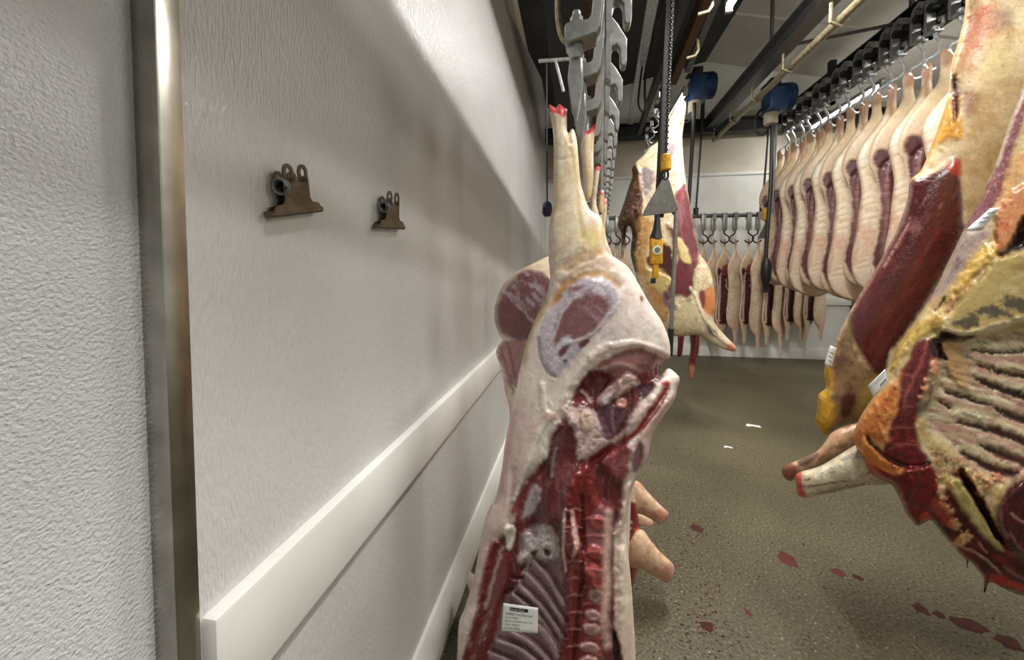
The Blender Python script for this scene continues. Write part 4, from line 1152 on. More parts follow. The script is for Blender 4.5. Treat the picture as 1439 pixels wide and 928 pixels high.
B2.poly(cN((650, 95), (690, 100), (740, 180), (790, 270), (850, 390), (900, 480), (940, 575), (870, 500), (800, 380), (720, 230)), (38, 8, 12), 2, 2, h=-.02)
B2.line(cN((700, 100), (760, 180), (780, 240)), [5, 7, 6], (214, 170, 112), 2, 3, h=.01)
for x, y, r in ((545, 215, 30), (530, 140, 22), (560, 270, 22), (590, 350, 34), (620, 430, 36), (690, 510, 44), (650, 545, 30), (770, 230, 20), (600, 180, 24), (560, 320, 30), (840, 150, 26), (880, 130, 24), (920, 160, 20), (830, 200, 16), (780, 130, 18)):
    B2.poly(cN(*[(x + r * math.cos(a), y + r * .9 * math.sin(a)) for a in np.linspace(0, 6.28, 9, endpoint=False)]), (222, 172, 122), 2, 6, 5, op=.85, h=.006)
B2.poly(cN((480, 300), (530, 270), (580, 330), (620, 420), (560, 440), (500, 360)), (190, 70, 52), 4, 4, op=.7)
B2.mottle((190, 120, 90), 4, .52, .7, .9, cN((480, -20), (640, 20), (760, 100), (900, 100), (960, 140), (840, 220), (700, 90), (560, 130)), soft=5, h=.006)
B2.mottle((120, 20, 24), 5, .55, .7, .8, cN((480, -40), (640, 0), (760, 80), (800, 200), (700, 90), (540, 130)), soft=5)
heart = cN(*[(1075 + 185 * math.cos(a), 390 + 240 * math.sin(a)) for a in np.linspace(0, 6.28, 16, endpoint=False)])
B2.poly(heart, (64, 12, 20), 3, 2, h=.03, hs=12)
B2.line(cN((930, 260), (905, 340), (915, 430), (950, 510)), 4, (150, 116, 110), 3, 3, op=.8)
B2.line(cN((960, 200), (1000, 160), (1060, 130)), 3, (120, 80, 80), 2.5, 3, op=.7)
B2.line(cN((975, 360), (1020, 400), (1060, 420)), 3, (190, 130, 120), 2, 2, op=.85)
B2.line(cN((975, 480), (1010, 560), (1060, 600)), 3, (176, 110, 104), 2, 3, op=.7)
B2.mottle((110, 30, 36), 7, .55, .7, .7, heart, soft=6)
B2.line(cN((670, 570), (780, 620), (910, 735)), [3, 4, 2], (200, 150, 130), 1.5, 2, op=.85, h=.006)
B2.line(cN((930, 690), (1000, 740), (1056, 770)), 3, (170, 120, 110), 1.5, 2, op=.7)
B2.line(cN((775, 540), (800, 580), (825, 605)), 2.5, (220, 160, 120), 1.2, 1, op=.8)
B2.poly(cN((840, 760), (880, 745), (960, 770), (1060, 800), (1200, 830), (1150, 880), (1040, 850), (940, 820), (890, 830), (850, 810)), (186, 30, 26), 3, 3)
B2.poly(cN((800, 720), (840, 740), (850, 850), (815, 870), (805, 800)), (120, 18, 20), 3, 2, op=.8)
B2.mottle((70, 40, 40), 4, .6, .75, .55, rib2, ang=.28, stretch=6, soft=6)
B2.mottle((150, 70, 66), 5, .55, .72, .5, rib2, ang=.28, stretch=7, soft=6)
ob2 = onY(1520, -80, 1.3)
beef2 = thing('hanging_beef_carcass', 'nearest beef side at the right edge, opened to show pale ribs and red backbone', 'beef side', ob2, group='beef sides at the right')
relief('body', b2, B2, cam_map(1.36), 1.36 / F, M_FAT, beef2, kf=.42, kb=.42, cap=120, step=2.7, bstep=12, origin=ob2, edge=.9,
       parts=[('rib_cage', rib2, M_FAT), ('fat_flap', flap2, M_FAT), ('backbone', sp2, M_LEAN), ('shoulder_fat', fat2, M_FAT), ('chest_muscle', heart, M_LEAN)])
leg2 = [(1117, 672), (1123, 664), (1155, 654), (1200, 627), (1235, 612), (1260, 640), (1255, 676), (1245, 681), (1215, 683), (1187, 689), (1150, 697), (1133, 700), (1121, 696), (1119, 684)]
PL = Paint((206, 194, 164), 14)
PL.mottle((132, 138, 142), 7, .5, .68, .85, [(1140, 655), (1240, 610), (1250, 640), (1180, 668)], ang=-.4, stretch=1.5, soft=8)
PL.mottle((232, 224, 204), 7, .52, .7, .8).mottle((120, 60, 40), 4, .68, .8, .9, ang=-.3, stretch=3)
PL.poly([(1110, 660), (1125, 660), (1128, 680), (1132, 702), (1115, 702)], (206, 96, 84), 3, 3, 5)
PL.line([(1121, 684), (1150, 682), (1190, 676)], 1.6, (110, 50, 40), 1.2, 1.5)
PL.line([(1150, 694), (1185, 686), (1215, 680)], 1.6, (110, 50, 40), 1.2, 2)
relief('foreleg', leg2, PL, cam_map(1.40), 1.40 / F, M_FAT, beef2, kf=.9, kb=.9, step=2.2, bstep=4, origin=ob2)

# --- paper tags on the beef
def paper_tag(quad, Y, label, rows, seed):
    q = [np.array(p, float) for p in quad]             # tl, tr, br, bl
    c = sum(q) / 4; o = onY(c[0], c[1], Y)
    r = thing('paper_tag', label, 'tag', o, group='paper tags on the beef sides')
    def pt(u, v, off=0.0):
        p = q[0] * (1 - u) * (1 - v) + q[1] * u * (1 - v) + q[3] * (1 - u) * v + q[2] * u * v
        return onY(p[0], p[1], Y - .008 * math.sin(math.pi * u) - off)
    V = []; Fc = []; n = 6
    for off in (0, -.0008):
        for j in range(n + 1):
            for i in range(n + 1): V.append(pt(i / n, j / n, off) - o)
    n0 = (n + 1) ** 2
    for j in range(n):
        for i in range(n):
            a = j * (n + 1) + i
            Fc.append((a, a + n + 1, a + n + 2, a + 1)); Fc.append((n0 + a, n0 + a + 1, n0 + a + n + 2, n0 + a + n + 1))
    rim = list(range(n + 1)) + [j * (n + 1) + n for j in range(1, n + 1)] + [n * (n + 1) + i for i in range(n - 1, -1, -1)] + [j * (n + 1) for j in range(n - 1, 0, -1)]
    for k in range(len(rim)):
        a, b = rim[k], rim[(k + 1) % len(rim)]; Fc.append((a, b, n0 + b, n0 + a))
    mesh_obj('paper', V, Fc, M_PAPER, r)
    # faint printed lines
    m = MB()
    VV = []; FF = []
    rg = random.Random(seed)
    for v, u0, u1_, hh in rows:
        u = u0
        while u < u1_:
            w_ = rg.uniform(.03, .09); b = len(VV)
            VV += [pt(u, v, .001) - o, pt(u, v + hh, .001) - o, pt(u + w_ * .7, v + hh, .001) - o, pt(u + w_ * .7, v, .001) - o]
            FF.append((b, b + 1, b + 2, b + 3)); u += w_
    mesh_obj('print', VV, FF, M_GREYINK, r, smooth=False)
    return r
M_GREYINK = plain('grey_ink', (120, 122, 126), .7)
M_PAPER2 = M_PAPER
paper_tag(cL((835, 202), (886, 195), (800, 300), (723, 303)), 1.19, 'white paper tag high on the edge of the nearest beef side', [(.2, .25, .8, .05), (.4, .25, .7, .05), (.6, .3, .75, .05)], 1)
paper_tag(cM((152, 318), (248, 226), (262, 290), (182, 380)), 1.22, 'white paper tag halfway down the front edge of the nearest beef side', [(.15, .5, .9, .05), (.35, .35, .75, .05), (.7, .55, .9, .16)], 2)
paper_tag(cR5((238, 636), (266, 648), (242, 738), (212, 716)), 1.70, 'small white paper tag at the lower left of the further beef side', [(.3, .2, .8, .05), (.5, .2, .7, .05), (.7, .3, .8, .05)], 3)

# ================================================================ BEEF SIDE BY THE HOIST
m1 = [(954, 145), (958, 140), (964, 146), (962, 168), (959, 191), (960, 215), (962, 239), (966, 265), (970, 288), (978, 334), (983, 356), (992, 368), (1000, 385), (1004, 408), (1006, 430), (1003, 446), (1007, 458), (1021, 474), (1034, 487), (1033, 494),
      (1024, 493), (1012, 489), (1002, 484), (983, 472), (968, 472), (955, 473), (940, 470), (925, 452), (910, 430), (898, 405), (891, 378), (886, 356), (888, 330), (884, 318), (880, 325), (876, 360), (873, 361), (873, 330), (868, 318), (870, 305), (878, 281), (885, 258), (889, 248), (888, 238), (893, 229),
      (903, 219), (912, 208), (924, 198), (930, 180), (940, 165), (948, 150)]
PM = Paint((214, 196, 160), 21)
PM.mottle((232, 220, 190), 8, .5, .7, .8).mottle((190, 130, 90), 9, .58, .75, .7)
PM.poly(cF((395, 90), (440, 110), (430, 300), (440, 520), (400, 600), (340, 560), (330, 300), (380, 200)), (224, 204, 178), 4, 3)
PM.mottle((190, 110, 96), 6, .55, .7, .7, cF((330, 100), (440, 100), (450, 560), (340, 560)), ang=1.5, stretch=2, soft=4)
PM.poly(cF((310, 330), (360, 340), (370, 400), (330, 420), (300, 380)), (118, 100, 124), 3, 3, op=.85)
PM.poly(cF((170, 510), (210, 490), (250, 520), (240, 600), (210, 650), (180, 620)), (112, 98, 106), 3, 3, op=.85)
PM.line(cF((200, 620), (230, 640), (190, 680)), 3, (190, 180, 176), 2, op=.8)
flap1 = cF((140, 465), (165, 500), (175, 600), (185, 700), (190, 800), (160, 900), (150, 1000), (110, 1080), (95, 960), (60, 960), (40, 1060), (20, 900), (30, 780), (70, 670), (110, 560), (118, 500))
PM.poly(flap1, (96, 60, 36), 3, 3, h=.02)
PM.mottle((58, 28, 20), 6, .48, .68, .85, flap1, ang=1.4, stretch=2, soft=4)
PM.poly(cF((130, 760), (160, 780), (160, 1000), (120, 1100), (100, 1050), (130, 900)), (50, 20, 18), 2, 2, h=-.01)
PM.poly(cG((100, -40), (160, -40), (160, 60), (130, 160), (170, 260), (110, 240), (90, 120)), (62, 30, 22), 2, 2)
PM.poly(cG((160, -60), (240, -30), (225, 60), (200, 200), (240, 300), (300, 420), (340, 490), (300, 560), (220, 400), (160, 260), (140, 160), (160, 60)), (196, 152, 92), 5, 4)
PM.mottle((160, 106, 54), 7, .5, .7, .7, cG((150, -60), (240, -30), (340, 480), (240, 420), (140, 160)), soft=5)
PM.mottle((110, 70, 50), 2.2, .56, .76, .4).mottle((236, 224, 200), 2.2, .6, .8, .35)
lean_m = cF((380, 650), (410, 600), (440, 590), (460, 700), (490, 860), (510, 960), (512, 1040), (490, 1110), (475, 1250), (460, 1275), (400, 1240), (340, 1260), (310, 1220), (340, 1150), (370, 1060), (395, 1000), (350, 900), (330, 820), (380, 850))
PM.poly(lean_m, (108, 50, 56), 3, 3, h=.012)
PM.mottle((176, 122, 136), 6, .5, .7, .65, cF((380, 620), (450, 600), (510, 1000), (470, 1100), (400, 900)), ang=1.4, stretch=4, soft=4)
PM.poly(cF((380, 650), (410, 600), (430, 640), (400, 700)), (136, 50, 58), 2, 2)
PM.poly(cG((205, 180), (260, 130), (300, 100), (355, 140), (360, 290), (330, 280), (270, 260), (220, 240)), (66, 20, 22), 2, 3, h=-.01)
PM.poly(cG((200, 225), (270, 250), (340, 290), (350, 330), (300, 400), (240, 350), (205, 290)), (188, 166, 106), 4, 4, h=.006)
PM.mottle((110, 70, 40), 4, .55, .7, .9, cG((200, 215), (350, 260), (350, 300), (220, 260)), soft=4)
PM.poly(cG((385, 65), (415, 75), (450, 140), (470, 205), (450, 216), (415, 195), (390, 150)), (214, 192, 136), 2, 1.5, h=.008)
PM.poly(cG((300, 390), (345, 370), (350, 450), (380, 460), (410, 490), (400, 522), (350, 500), (310, 460)), (126, 92, 110), 3, 3)
PM.poly(cG((340, 520), (400, 460), (440, 420), (490, 440), (530, 520), (540, 620), (480, 640), (400, 640), (350, 620)), (212, 198, 160), 5, 5, h=.008)
PM.mottle((150, 120, 80), 6, .6, .75, .6, cG((340, 500), (530, 520), (520, 640), (350, 630)), soft=4)
PM.poly(cG((520, 400), (560, 360), (590, 340), (615, 440), (600, 530), (560, 500), (530, 470)), (206, 132, 74), 3, 3, h=-.004)
PM.poly(cG((515, 390), (545, 380), (550, 470), (530, 480)), (104, 44, 56), 2, 2, op=.9)
PM.line(cG((470, 360), (510, 430), (540, 520), (600, 610), (690, 690)), 4, (230, 220, 196), 2, 2, h=.008)
shank_z = cG((540, 520), (600, 540), (680, 650), (740, 700), (735, 740), (680, 730), (600, 690), (530, 640))
PM.poly(shank_z, (206, 190, 160), 3, 2)
PM.mottle((96, 94, 98), 6, .5, .66, .9, cG((560, 560), (620, 590), (690, 680), (620, 670), (560, 630)), ang=.8, stretch=3, soft=4)
PM.poly(cG((690, 690), (745, 700), (735, 742), (690, 735)), (206, 132, 104), 2.5, 2)
om = onY(958, 140, 3.2)
mid = thing('hanging_beef_carcass', 'beef side hanging behind the hoist plate, its shank pointing down right', 'beef side', om, group='beef sides hanging beyond')
relief('body', m1, PM, cam_map(3.25), 3.25 / F, M_FAT, mid, kf=.55, kb=.5, cap=40, step=1.6, bstep=5, origin=om, edge=1.0,
       parts=[('dark_flap', flap1, M_FAT), ('lean_muscle', lean_m, M_LEAN), ('shank', shank_z, M_FAT)])
def red_leg(x0, y0, x1, y1, Y, r, lab_, k):
    o = onY(x0, y0, Y)
    c = thing('hanging_meat_strip', lab_, 'meat', o, group='red strips of meat hanging low by the beef side')
    ol = [(x0 - r, y0), (x0 + r, y0), (x0 + r * .8, y0 + (y1 - y0) * .4), (x0 + r * .5, y0 + (y1 - y0) * .75), (x1 + r * .6, y1 - 3), (x1, y1), (x1 - r * .7, y1 - 3), (x1 - r * .6, y0 + (y1 - y0) * .7), (x0 - r * .9, y0 + (y1 - y0) * .35)]
    p = Paint((124, 24, 28), 30 + k); p.mottle((80, 10, 16), 4, .5, .7, .8)
    if k == 0: p.poly([(x1 - 8, y1 - 17), (x1 + 8, y1 - 17), (x1 + 8, y1 + 3), (x1 - 8, y1 + 3)], (196, 130, 104), 3, 1)
    relief('flesh', ol, p, cam_map(Y), Y / F, M_LEAN, c, step=1.6, bstep=3, origin=o)
red_leg(975, 462, 971, 533, 3.45, 5, 'longest thin red strip under the beef side, pale at its foot', 0)
red_leg(980, 462, 979, 500, 3.6, 4, 'short red strip to the right of the longest one', 1)
red_leg(957, 462, 955, 502, 3.6, 5, 'short red strip to the left of the longest one', 2)

# ================================================================ HOIST
HY = 2.35
def bx(px0, py0, px1, py1, Y, dep, bev=.004):
    a = onY(px0, py0, Y); b = onY(px1, py1, Y); t = MB()
    return t.box((min(a[0], b[0]), Y, min(a[2], b[2])), (max(a[0], b[0]), Y + dep, max(a[2], b[2])), bev=bev)
# chain
ca = onY(945, -40, HY); cb = onY(936, 217, HY)
ch = thing('hoist_chain', 'dark link chain hanging from above to the yellow stop', 'chain', cb)
n = 60; t = MB()
for k in range(n):
    c = cb + (ca - cb) * (k + .5) / n - cb
    L = np.linalg.norm(ca - cb) / n * .66; rr = .0085
    pts = []
    for a in np.linspace(0, 2 * math.pi, 12, endpoint=False):
        dx = rr * math.cos(a); dz = (L - rr) * (1 if math.sin(a) > 0 else -1) * min(1, abs(math.sin(a)) * 1.4) * .75 + rr * math.sin(a) * .4
        pts.append((c[0] + (dx if k % 2 else 0), c[1] + (0 if k % 2 else dx), c[2] + dz))
    t.tube(pts, .0042, 6, closed=True)
t.build('links', M_DARK, ch)
st = MB(); a = onY(936, 217, HY); z0 = onY(936, 240, HY)[2]
st.lathe([(.022, z0 - a[2]), (.030, z0 - a[2] + .006), (.030, -.008), (.022, 0)], (0, 0, 0), 16)
o = st.build('chain_stop', M_YEL); o.location = Vector(a.tolist()); tag(o, 'yellow barrel stop at the end of the hoist chain', 'chain stop')
# lifting plate with link and long rod
o0 = onY(936, 250, HY)
pl = thing('lifting_plate', 'grey triangular steel lifting plate with a long rod below', 'lifting plate', o0)
rel = lambda p: [p[i] - o0[i] for i in range(3)]
m = MB(); pts = [onY(x, y, HY) for x, y in ((903, 304), (905, 296), (931, 252), (935, 249), (939, 252), (952, 292), (948, 298))]
pts = [(p[0] - o0[0], p[2] - o0[2]) for p in pts]
M_PLATE = plain('brushed_grey_plate', (126, 126, 122), .38, .6, .06, 30, c2=(112, 112, 108))
m.prism(pts, -.004, .012, 1); m.build('plate', M_PLATE, pl)
m = MB(); pts = [onY(x, y, HY) for x, y in ((936, 250), (941, 252), (953, 292), (952, 302), (947, 296))]
m.prism([(p[0] - o0[0], p[2] - o0[2]) for p in pts], .012, .07, 1); m.build('side_flange', M_DARK, pl)
m = MB(); c = rel(onY(935, 246, HY))
m.tube([(c[0] + .02 * math.cos(a) * .8, c[1], c[2] + .028 * math.sin(a)) for a in np.linspace(0, 6.28, 14, endpoint=False)], .007, 8, closed=True); m.build('link', M_DARK, pl)
m = MB(); m.tube([rel(onY(x, y, HY + .02)) for x, y in ((950, 296), (949, 340), (946, 400), (943, 465))], .0125, 10)
m.build('rod', M_GALV, pl)
m = MB(); a = rel(onY(943, 462, HY + .02)); m.tube([a, rel(onY(941, 500, HY + .02))], .017, 10); m.build('rod_foot', M_DARK, pl)
# black guide mast
mt = thing('hoist_mast', 'black upright mast beside the hoist chain', 'mast', onY(927, 305, HY + .1))
oo = np.array(mt.location)
m = MB(); a = onY(925, 300, HY + .1); b = onY(938, 40, HY + .1); d = b - a
m.prism([(-.024, 0), (.024, 0), (.024, .04), (-.024, .04)], 0, 1, 1, Matrix(((1, d[0] * 1.6, 0, 0), (0, d[1], 1, 0), (0, d[2] * 1.6, 0, 0), (0, 0, 0, 1))))
m.build('mast_bar', M_BLACK, mt)
# pendant control
pc_ = onY(922, 345, HY - .05)
pd = thing('pendant_control', 'yellow pendant control with black neck hanging below the plate', 'control', pc_)
R_ = lambda x, y: [onY(x, y, HY - .05)[i] - pc_[i] for i in range(3)]
m = MB(); q = R_(924, 303); q2 = R_(923, 322); m.tube([q, q2, R_(922, 336)], [.014, .022, .038], 12); m.build('cable_gland', M_BLACK, pd)
m = MB(); a = R_(913, 372); b = R_(931, 334); m.box((a[0], -.03, a[2]), (b[0], .03, b[2]), bev=.012); m.build('housing', M_YEL, pd)
m = MB(); a = R_(917, 391); b = R_(925, 370); m.box((a[0], -.022, a[2]), (b[0], .022, b[2]), bev=.006); m.build('lower_grip', M_YEL, pd)
m = MB(); c = R_(922, 352); m.cyl((c[0], -.032, c[2]), (0, 1, 0), .026, .008, 18); m.build('badge', M_PAPER, pd)
m = MB(); c = R_(922, 352); m.cyl((c[0], -.037, c[2]), (0, 1, 0), .016, .004, 18); m.build('badge_centre', M_GREYINK, pd)
m = MB(); c = R_(918, 395); m.cyl((c[0], 0, c[2]), (0, 0, 1), .014, .03, 10); m.build('push_button', M_NAVY, pd)

# cord with navy grip by the left wall
o = onY(769, 293, 2.6)
cd_ = thing('pull_cord', 'thin cord with a navy blue grip by the left wall', 'cord', o)
m = MB(); m.tube([onY(768, 90, 2.6) - o, onY(768.5, 200, 2.6) - o, onY(769, 285, 2.6) - o], .0055, 6); m.build('cord', M_BLACK, cd_)
m = MB(); m.lathe([(.016, .045), (.03, .03), (.034, 0), (.034, -.03), (.022, -.055)], n=8); m.build('grip', M_NAVY, cd_)

# blue hoist motors and their drop cables
def motor(px, py, Y, lab_, lab2):
    o = onY(px, py, Y)
    r = thing('hoist_motor', lab_, 'hoist motor', o, group='blue hoist motors under the beams')
    s = Y / F * .84
    m = MB(); m.box((-16 * s, -.12, -20 * s), (8 * s, .12, 14 * s), bev=.02); m.build('gearbox', M_BLUE, r)
    m = MB(); m.cyl((12 * s, 0, 2 * s), (1, 0, 0), .13, 16 * s, 20)
    for k in range(5): m.cyl(((6 + k * 3) * s, 0, 2 * s), (1, 0, 0), .145, 1.2 * s, 20)
    m.build('motor_body', M_BLUE, r)
    m = MB(); m.box((-12 * s, -.06, 12 * s), (2 * s, .06, 30 * s), bev=.01); m.box((-20 * s, -.05, 18 * s), (18 * s, .05, 21 * s)); m.build('suspension', M_DARK, r)
    m = MB(); m.lathe([(.06, -36 * s), (.07, -34 * s), (.07, -20 * s), (.05, -18 * s)], (-8 * s, 0, 0), 14); m.build('chain_bag', M_CREAM, r)
    m = MB(); m.tube(smooth_open([(-12 * s, 0, -6 * s), (-26 * s, .02, -20 * s), (-26 * s, .02, -45 * s), (-16 * s, 0, -50 * s), (-9 * s, 0, -38 * s)], 6), .012, 8); m.build('supply_cable', M_BLACK, r)
    return r
motor(1092, 140, 4.75, 'blue hoist motor under the cream pipe, at the left of the right row of pork', 0)
motor(984, 124, 5.0, 'blue hoist motor partly hidden behind the lamp by the central beef side', 0)
def drop(name, pts, Y, r, mat, lab_, grp=None, cat='cable'):
    P = [onY(x, y, Y) for x, y in pts]; o = P[-1]
    m = MB(); m.tube([p - o for p in P], r, 8); ob = m.build(name, mat); ob.location = Vector(o.tolist()); return tag(ob, lab_, cat, grp)
drop('drop_cable', [(1086, 160), (1083, 260), (1078, 330), (1076, 368)], 4.75, .02, M_BLACK, 'black drop cable of the right hoist, weighted at its end', 'hoist drop cables')
m = MB(); o = onY(1076.5, 382, 4.75); m.lathe([(.02, .16), (.05, .1), (.055, 0), (.05, -.08), (.03, -.14), (.02, -.24)], n=10)
ob = m.build('cable_weight', M_BLACK); ob.location = Vector(o.tolist()); tag(ob, 'black weight at the lower end of the right drop cable', 'weight')
drop('drop_cable', [(1092, 160), (1088, 240), (1085, 300)], 4.77, .011, M_MID, 'thin grey cable beside the black drop cable', 'hoist drop cables')
drop('drop_cable', [(976, 145), (972, 220), (968, 285), (966, 300)], 4.9, .022, M_BLACK, 'black drop cable right behind the central beef side', 'hoist drop cables')
m = MB(); o = onY(1075, 300, 5.4); m.box((-.03, -.03, -.09), (.03, .03, .07), bev=.012)
ob = m.build('yellow_stop', M_YEL); ob.location = Vector(o.tolist()); tag(ob, 'small yellow chain stop beside the far pork bar', 'chain stop')
m = MB(); o = onY(1075, 322, 5.45); s = 5.45 / F
m.prism([(-8 * s, -12 * s), (9 * s, -12 * s), (9 * s, 8 * s), (3 * s, 12 * s)], 0, .02, 1)
ob = m.build('far_lifting_plate', M_PLATE); ob.location = Vector(o.tolist()); tag(ob, 'grey lifting plate by the right end of the far pork bar', 'lifting plate')

# ================================================================ HALF PIG TEMPLATES (centimetres, x across, y down from the hook)
half_a = [(-2, -1), (0, -3), (2.4, -1), (2.8, 5), (2.6, 12), (4.2, 20), (9, 28), (15, 37), (19, 48), (19.5, 60), (16, 69), (14.5, 80), (14, 92), (15, 108), (17, 124), (18, 138), (16, 150), (10, 157), (2, 160), (-7, 158), (-14, 153), (-18, 143), (-19, 130), (-17, 112),
          (-16, 94), (-15, 78), (-17, 64), (-18.5, 52), (-15, 40), (-9, 30), (-4.6, 21), (-2.6, 12), (-2.8, 5)]
half_b = half_a[:16] + [(17, 146), (14, 157), (12, 166), (10, 174), (10.5, 182), (8, 188), (2.5, 188), (1, 180), (-.5, 172), (-4, 163), (-10, 158)] + half_a[20:]


def skin_paint(seed, pink):
    p = Paint((222, 202, 174), seed)
    p.grad((226, 200, 158), 1, 36, 20, .8).mottle((236, 222, 200), 9, .45, .7, .8).mottle((206, 160, 138), 12, .52, .75, .55 + .2 * pink)
    p.grad((214, 172, 150), 1, 125, 160, .6)
    for k, y in enumerate((52, 58, 84, 89, 95, 100, 106, 111, 129, 133, 137)):
        p.line([(-17, y + 2), (-6, y - 1), (6, y + 1.5), (17, y)], .5, (176, 146, 118), .7, 1.5, 5, op=.65, h=-.003)
    p.poly([(-4, -5), (5, -5), (5, 8), (-4, 8)], (150, 104, 70), 3, 1, 3, op=.8)
    p.line([(-2, 4), (-1, 14), (-1, 26)], 1.4, (140, 84, 60), 1, 1, 4, op=.7, h=-.004)
    p.line([(-19, 52), (-16, 80), (-16, 110), (-18, 135)], 2, (186, 132, 112), 1.2, 1, 4, op=.6)
    return p


def cut_paint(seed, bone=(134, 98, 94), bw=3.0):
    p = Paint((206, 180, 150), seed)
    p.grad((222, 198, 158), 1, 40, 24)
    p.poly([(-18, 64), (-12, 56), (0, 56), (10, 58), (15, 68), (13.5, 82), (13, 96), (14, 112), (16, 126), (16, 140), (11, 150), (2, 154), (-9, 151), (-16, 140), (-15.5, 112), (-14.5, 90)], (92, 48, 50), 1.2, 1.2, 4, h=-.012)
    p.poly([(-13, 48), (-4, 44), (6, 48), (10, 56), (4, 63), (-8, 62)], (160, 84, 84), 2, 2, 4)
    p.mottle((128, 72, 70), 3, .5, .7, .8, [(-16, 66), (12, 66), (13, 146), (-15, 140)], ang=.4, stretch=3, soft=3)
    for k in range(9):
        y = 92 + k * 5
        p.line([(-12, y + 6), (-4, y + 2), (4, y)], .9, (176, 140, 136), .7, .5, 3, op=.8, h=.003)
    p.line([(9, 62), (10, 80), (9.5, 100), (11, 125), (10, 146)], bw, bone, 1, 1, 3, h=.012)
    for k in range(15):
        p.line([(5.5, 64 + k * 5.6), (11, 65 + k * 5.6)], .9, (120, 40, 42), .5, .5, 3, op=.8)
    p.line([(-14, 66), (-12, 90), (-13, 120), (-12, 142)], 1.6, (150, 114, 106), 1, 1.2, 3, h=.008)
    p.poly([(9, 54), (14, 50), (17, 56), (15, 64), (10, 63)], (84, 40, 46), 1.2, 1, 3, h=-.008)
    for k in range(5):
        p.poly([(-11 + k % 2 * 3, 66 + k * 5), (-7 + k % 2 * 3, 65 + k * 5), (-6 + k % 2 * 3, 69 + k * 5), (-10 + k % 2 * 3, 71 + k * 5)], (222, 196, 184), .8, 1, 2, h=.008)
    p.poly([(-4, -5), (5, -5), (5, 8), (-4, 8)], (140, 96, 66), 3, 1, 3, op=.8)
    return p


def half_template(name, outline, seed, parts_fore, **kw):
    r = thing(name, 'x', 'pork side', (0, 0, 0))
    pts = [('hind_trotter', [(-8, -6), (8, -6), (8, 12), (-8, 12)], M_SKIN)]
    if parts_fore: pts.append(('fore_trotter', [(0, 162), (12, 162), (12, 192), (-2, 192)], M_SKIN))
    relief('body', outline, skin_paint(seed, seed % 2), loc_map(.01), .01, M_SKIN, r, kf=.42, kb=.22, cap=11, step=1.25, bstep=1.25, paint_back=cut_paint(seed + 1, **kw), parts=pts, origin=(0, 0, 0), bump_edge=2.5)
    return r


TA = half_template('hanging_pork_half', half_a, 41, False)
TB = half_template('hanging_pork_half', half_b, 44, True, bone=(206, 172, 156), bw=5.5)

# ---------------------------------------------------------------- hook templates
def s_hook(mb, top, rad, wire, ang=0, flip=1):
    """An S of round bar: upper eye round the block, lower point through the shank."""
    pts = [(0, 0, 0), (0, 0, -.035)]
    P = []
    for a in np.linspace(math.pi * .9, -math.pi * .35, 9):
        P.append((flip * (rad * .9 * math.cos(a) + rad * .4), 0, -.06 - rad + rad * math.sin(a)))
    return mb


def trolley(name, label):
    """Wheel running on the rail, flat-bar block with a turned foot, and the S hook in it."""
    r = thing(name, label, 'hook')
    m = MB(); m.cyl((.062, .0, .285), (1, 0, 0), .06, .045, 22); m.cyl((.03, 0, .285), (1, 0, 0), .028, .13, 12); m.build('wheel', M_BLACK, r)
    m = MB(); m.prism([(-.07, .37), (-.03, .40), (.02, .38), (.045, .33), (.045, .10), (.01, .085), (-.05, .085), (-.05, .10), (.02, .11), (.022, .32), (0, .355), (-.035, .36), (-.055, .33)], -.03, .03, 0)
    m.build('block', M_GALV, r)
    m = MB(); m.tube(smooth_open([(0, -.045, .16), (0, -.075, .17), (0, -.08, .13), (0, -.06, .11)], 5), .011, 8); m.build('latch', M_GALV, r)
    m = MB(); m.cyl((0, -.02, .115), (0, 0, 1), .024, .035, 10)
    m.tube(smooth_open([(0, -.02, .10), (0, -.02, .06), (.03, -.01, .02), (.045, 0, -.03), (.01, .01, -.075), (-.035, .01, -.10), (-.05, 0, -.14), (-.02, 0, -.18), (.02, 0, -.17)], 5), .0125, 8)
    m.build('swivel_hook', M_ALU, r)
    return r


def far_hook(name, label):
    r = thing(name, label, 'hook')
    m = MB(); m.box((-.028, -.045, .14), (.028, .012, .38), bev=.008); m.box((-.028, -.045, .36), (.028, .05, .40), bev=.008); m.box((-.024, .035, .30), (.024, .05, .37)); m.build('strap', M_GALV, r)
    m = MB(); m.tube(smooth_open([(0, -.015, .16), (0, -.015, .10), (.05, -.015, .06), (.065, -.015, .015), (.03, -.015, -.03), (-.02, -.015, -.03), (-.05, -.015, .0)], 6), .0105, 8); m.build('double_hook', M_DARK, r)
    return r


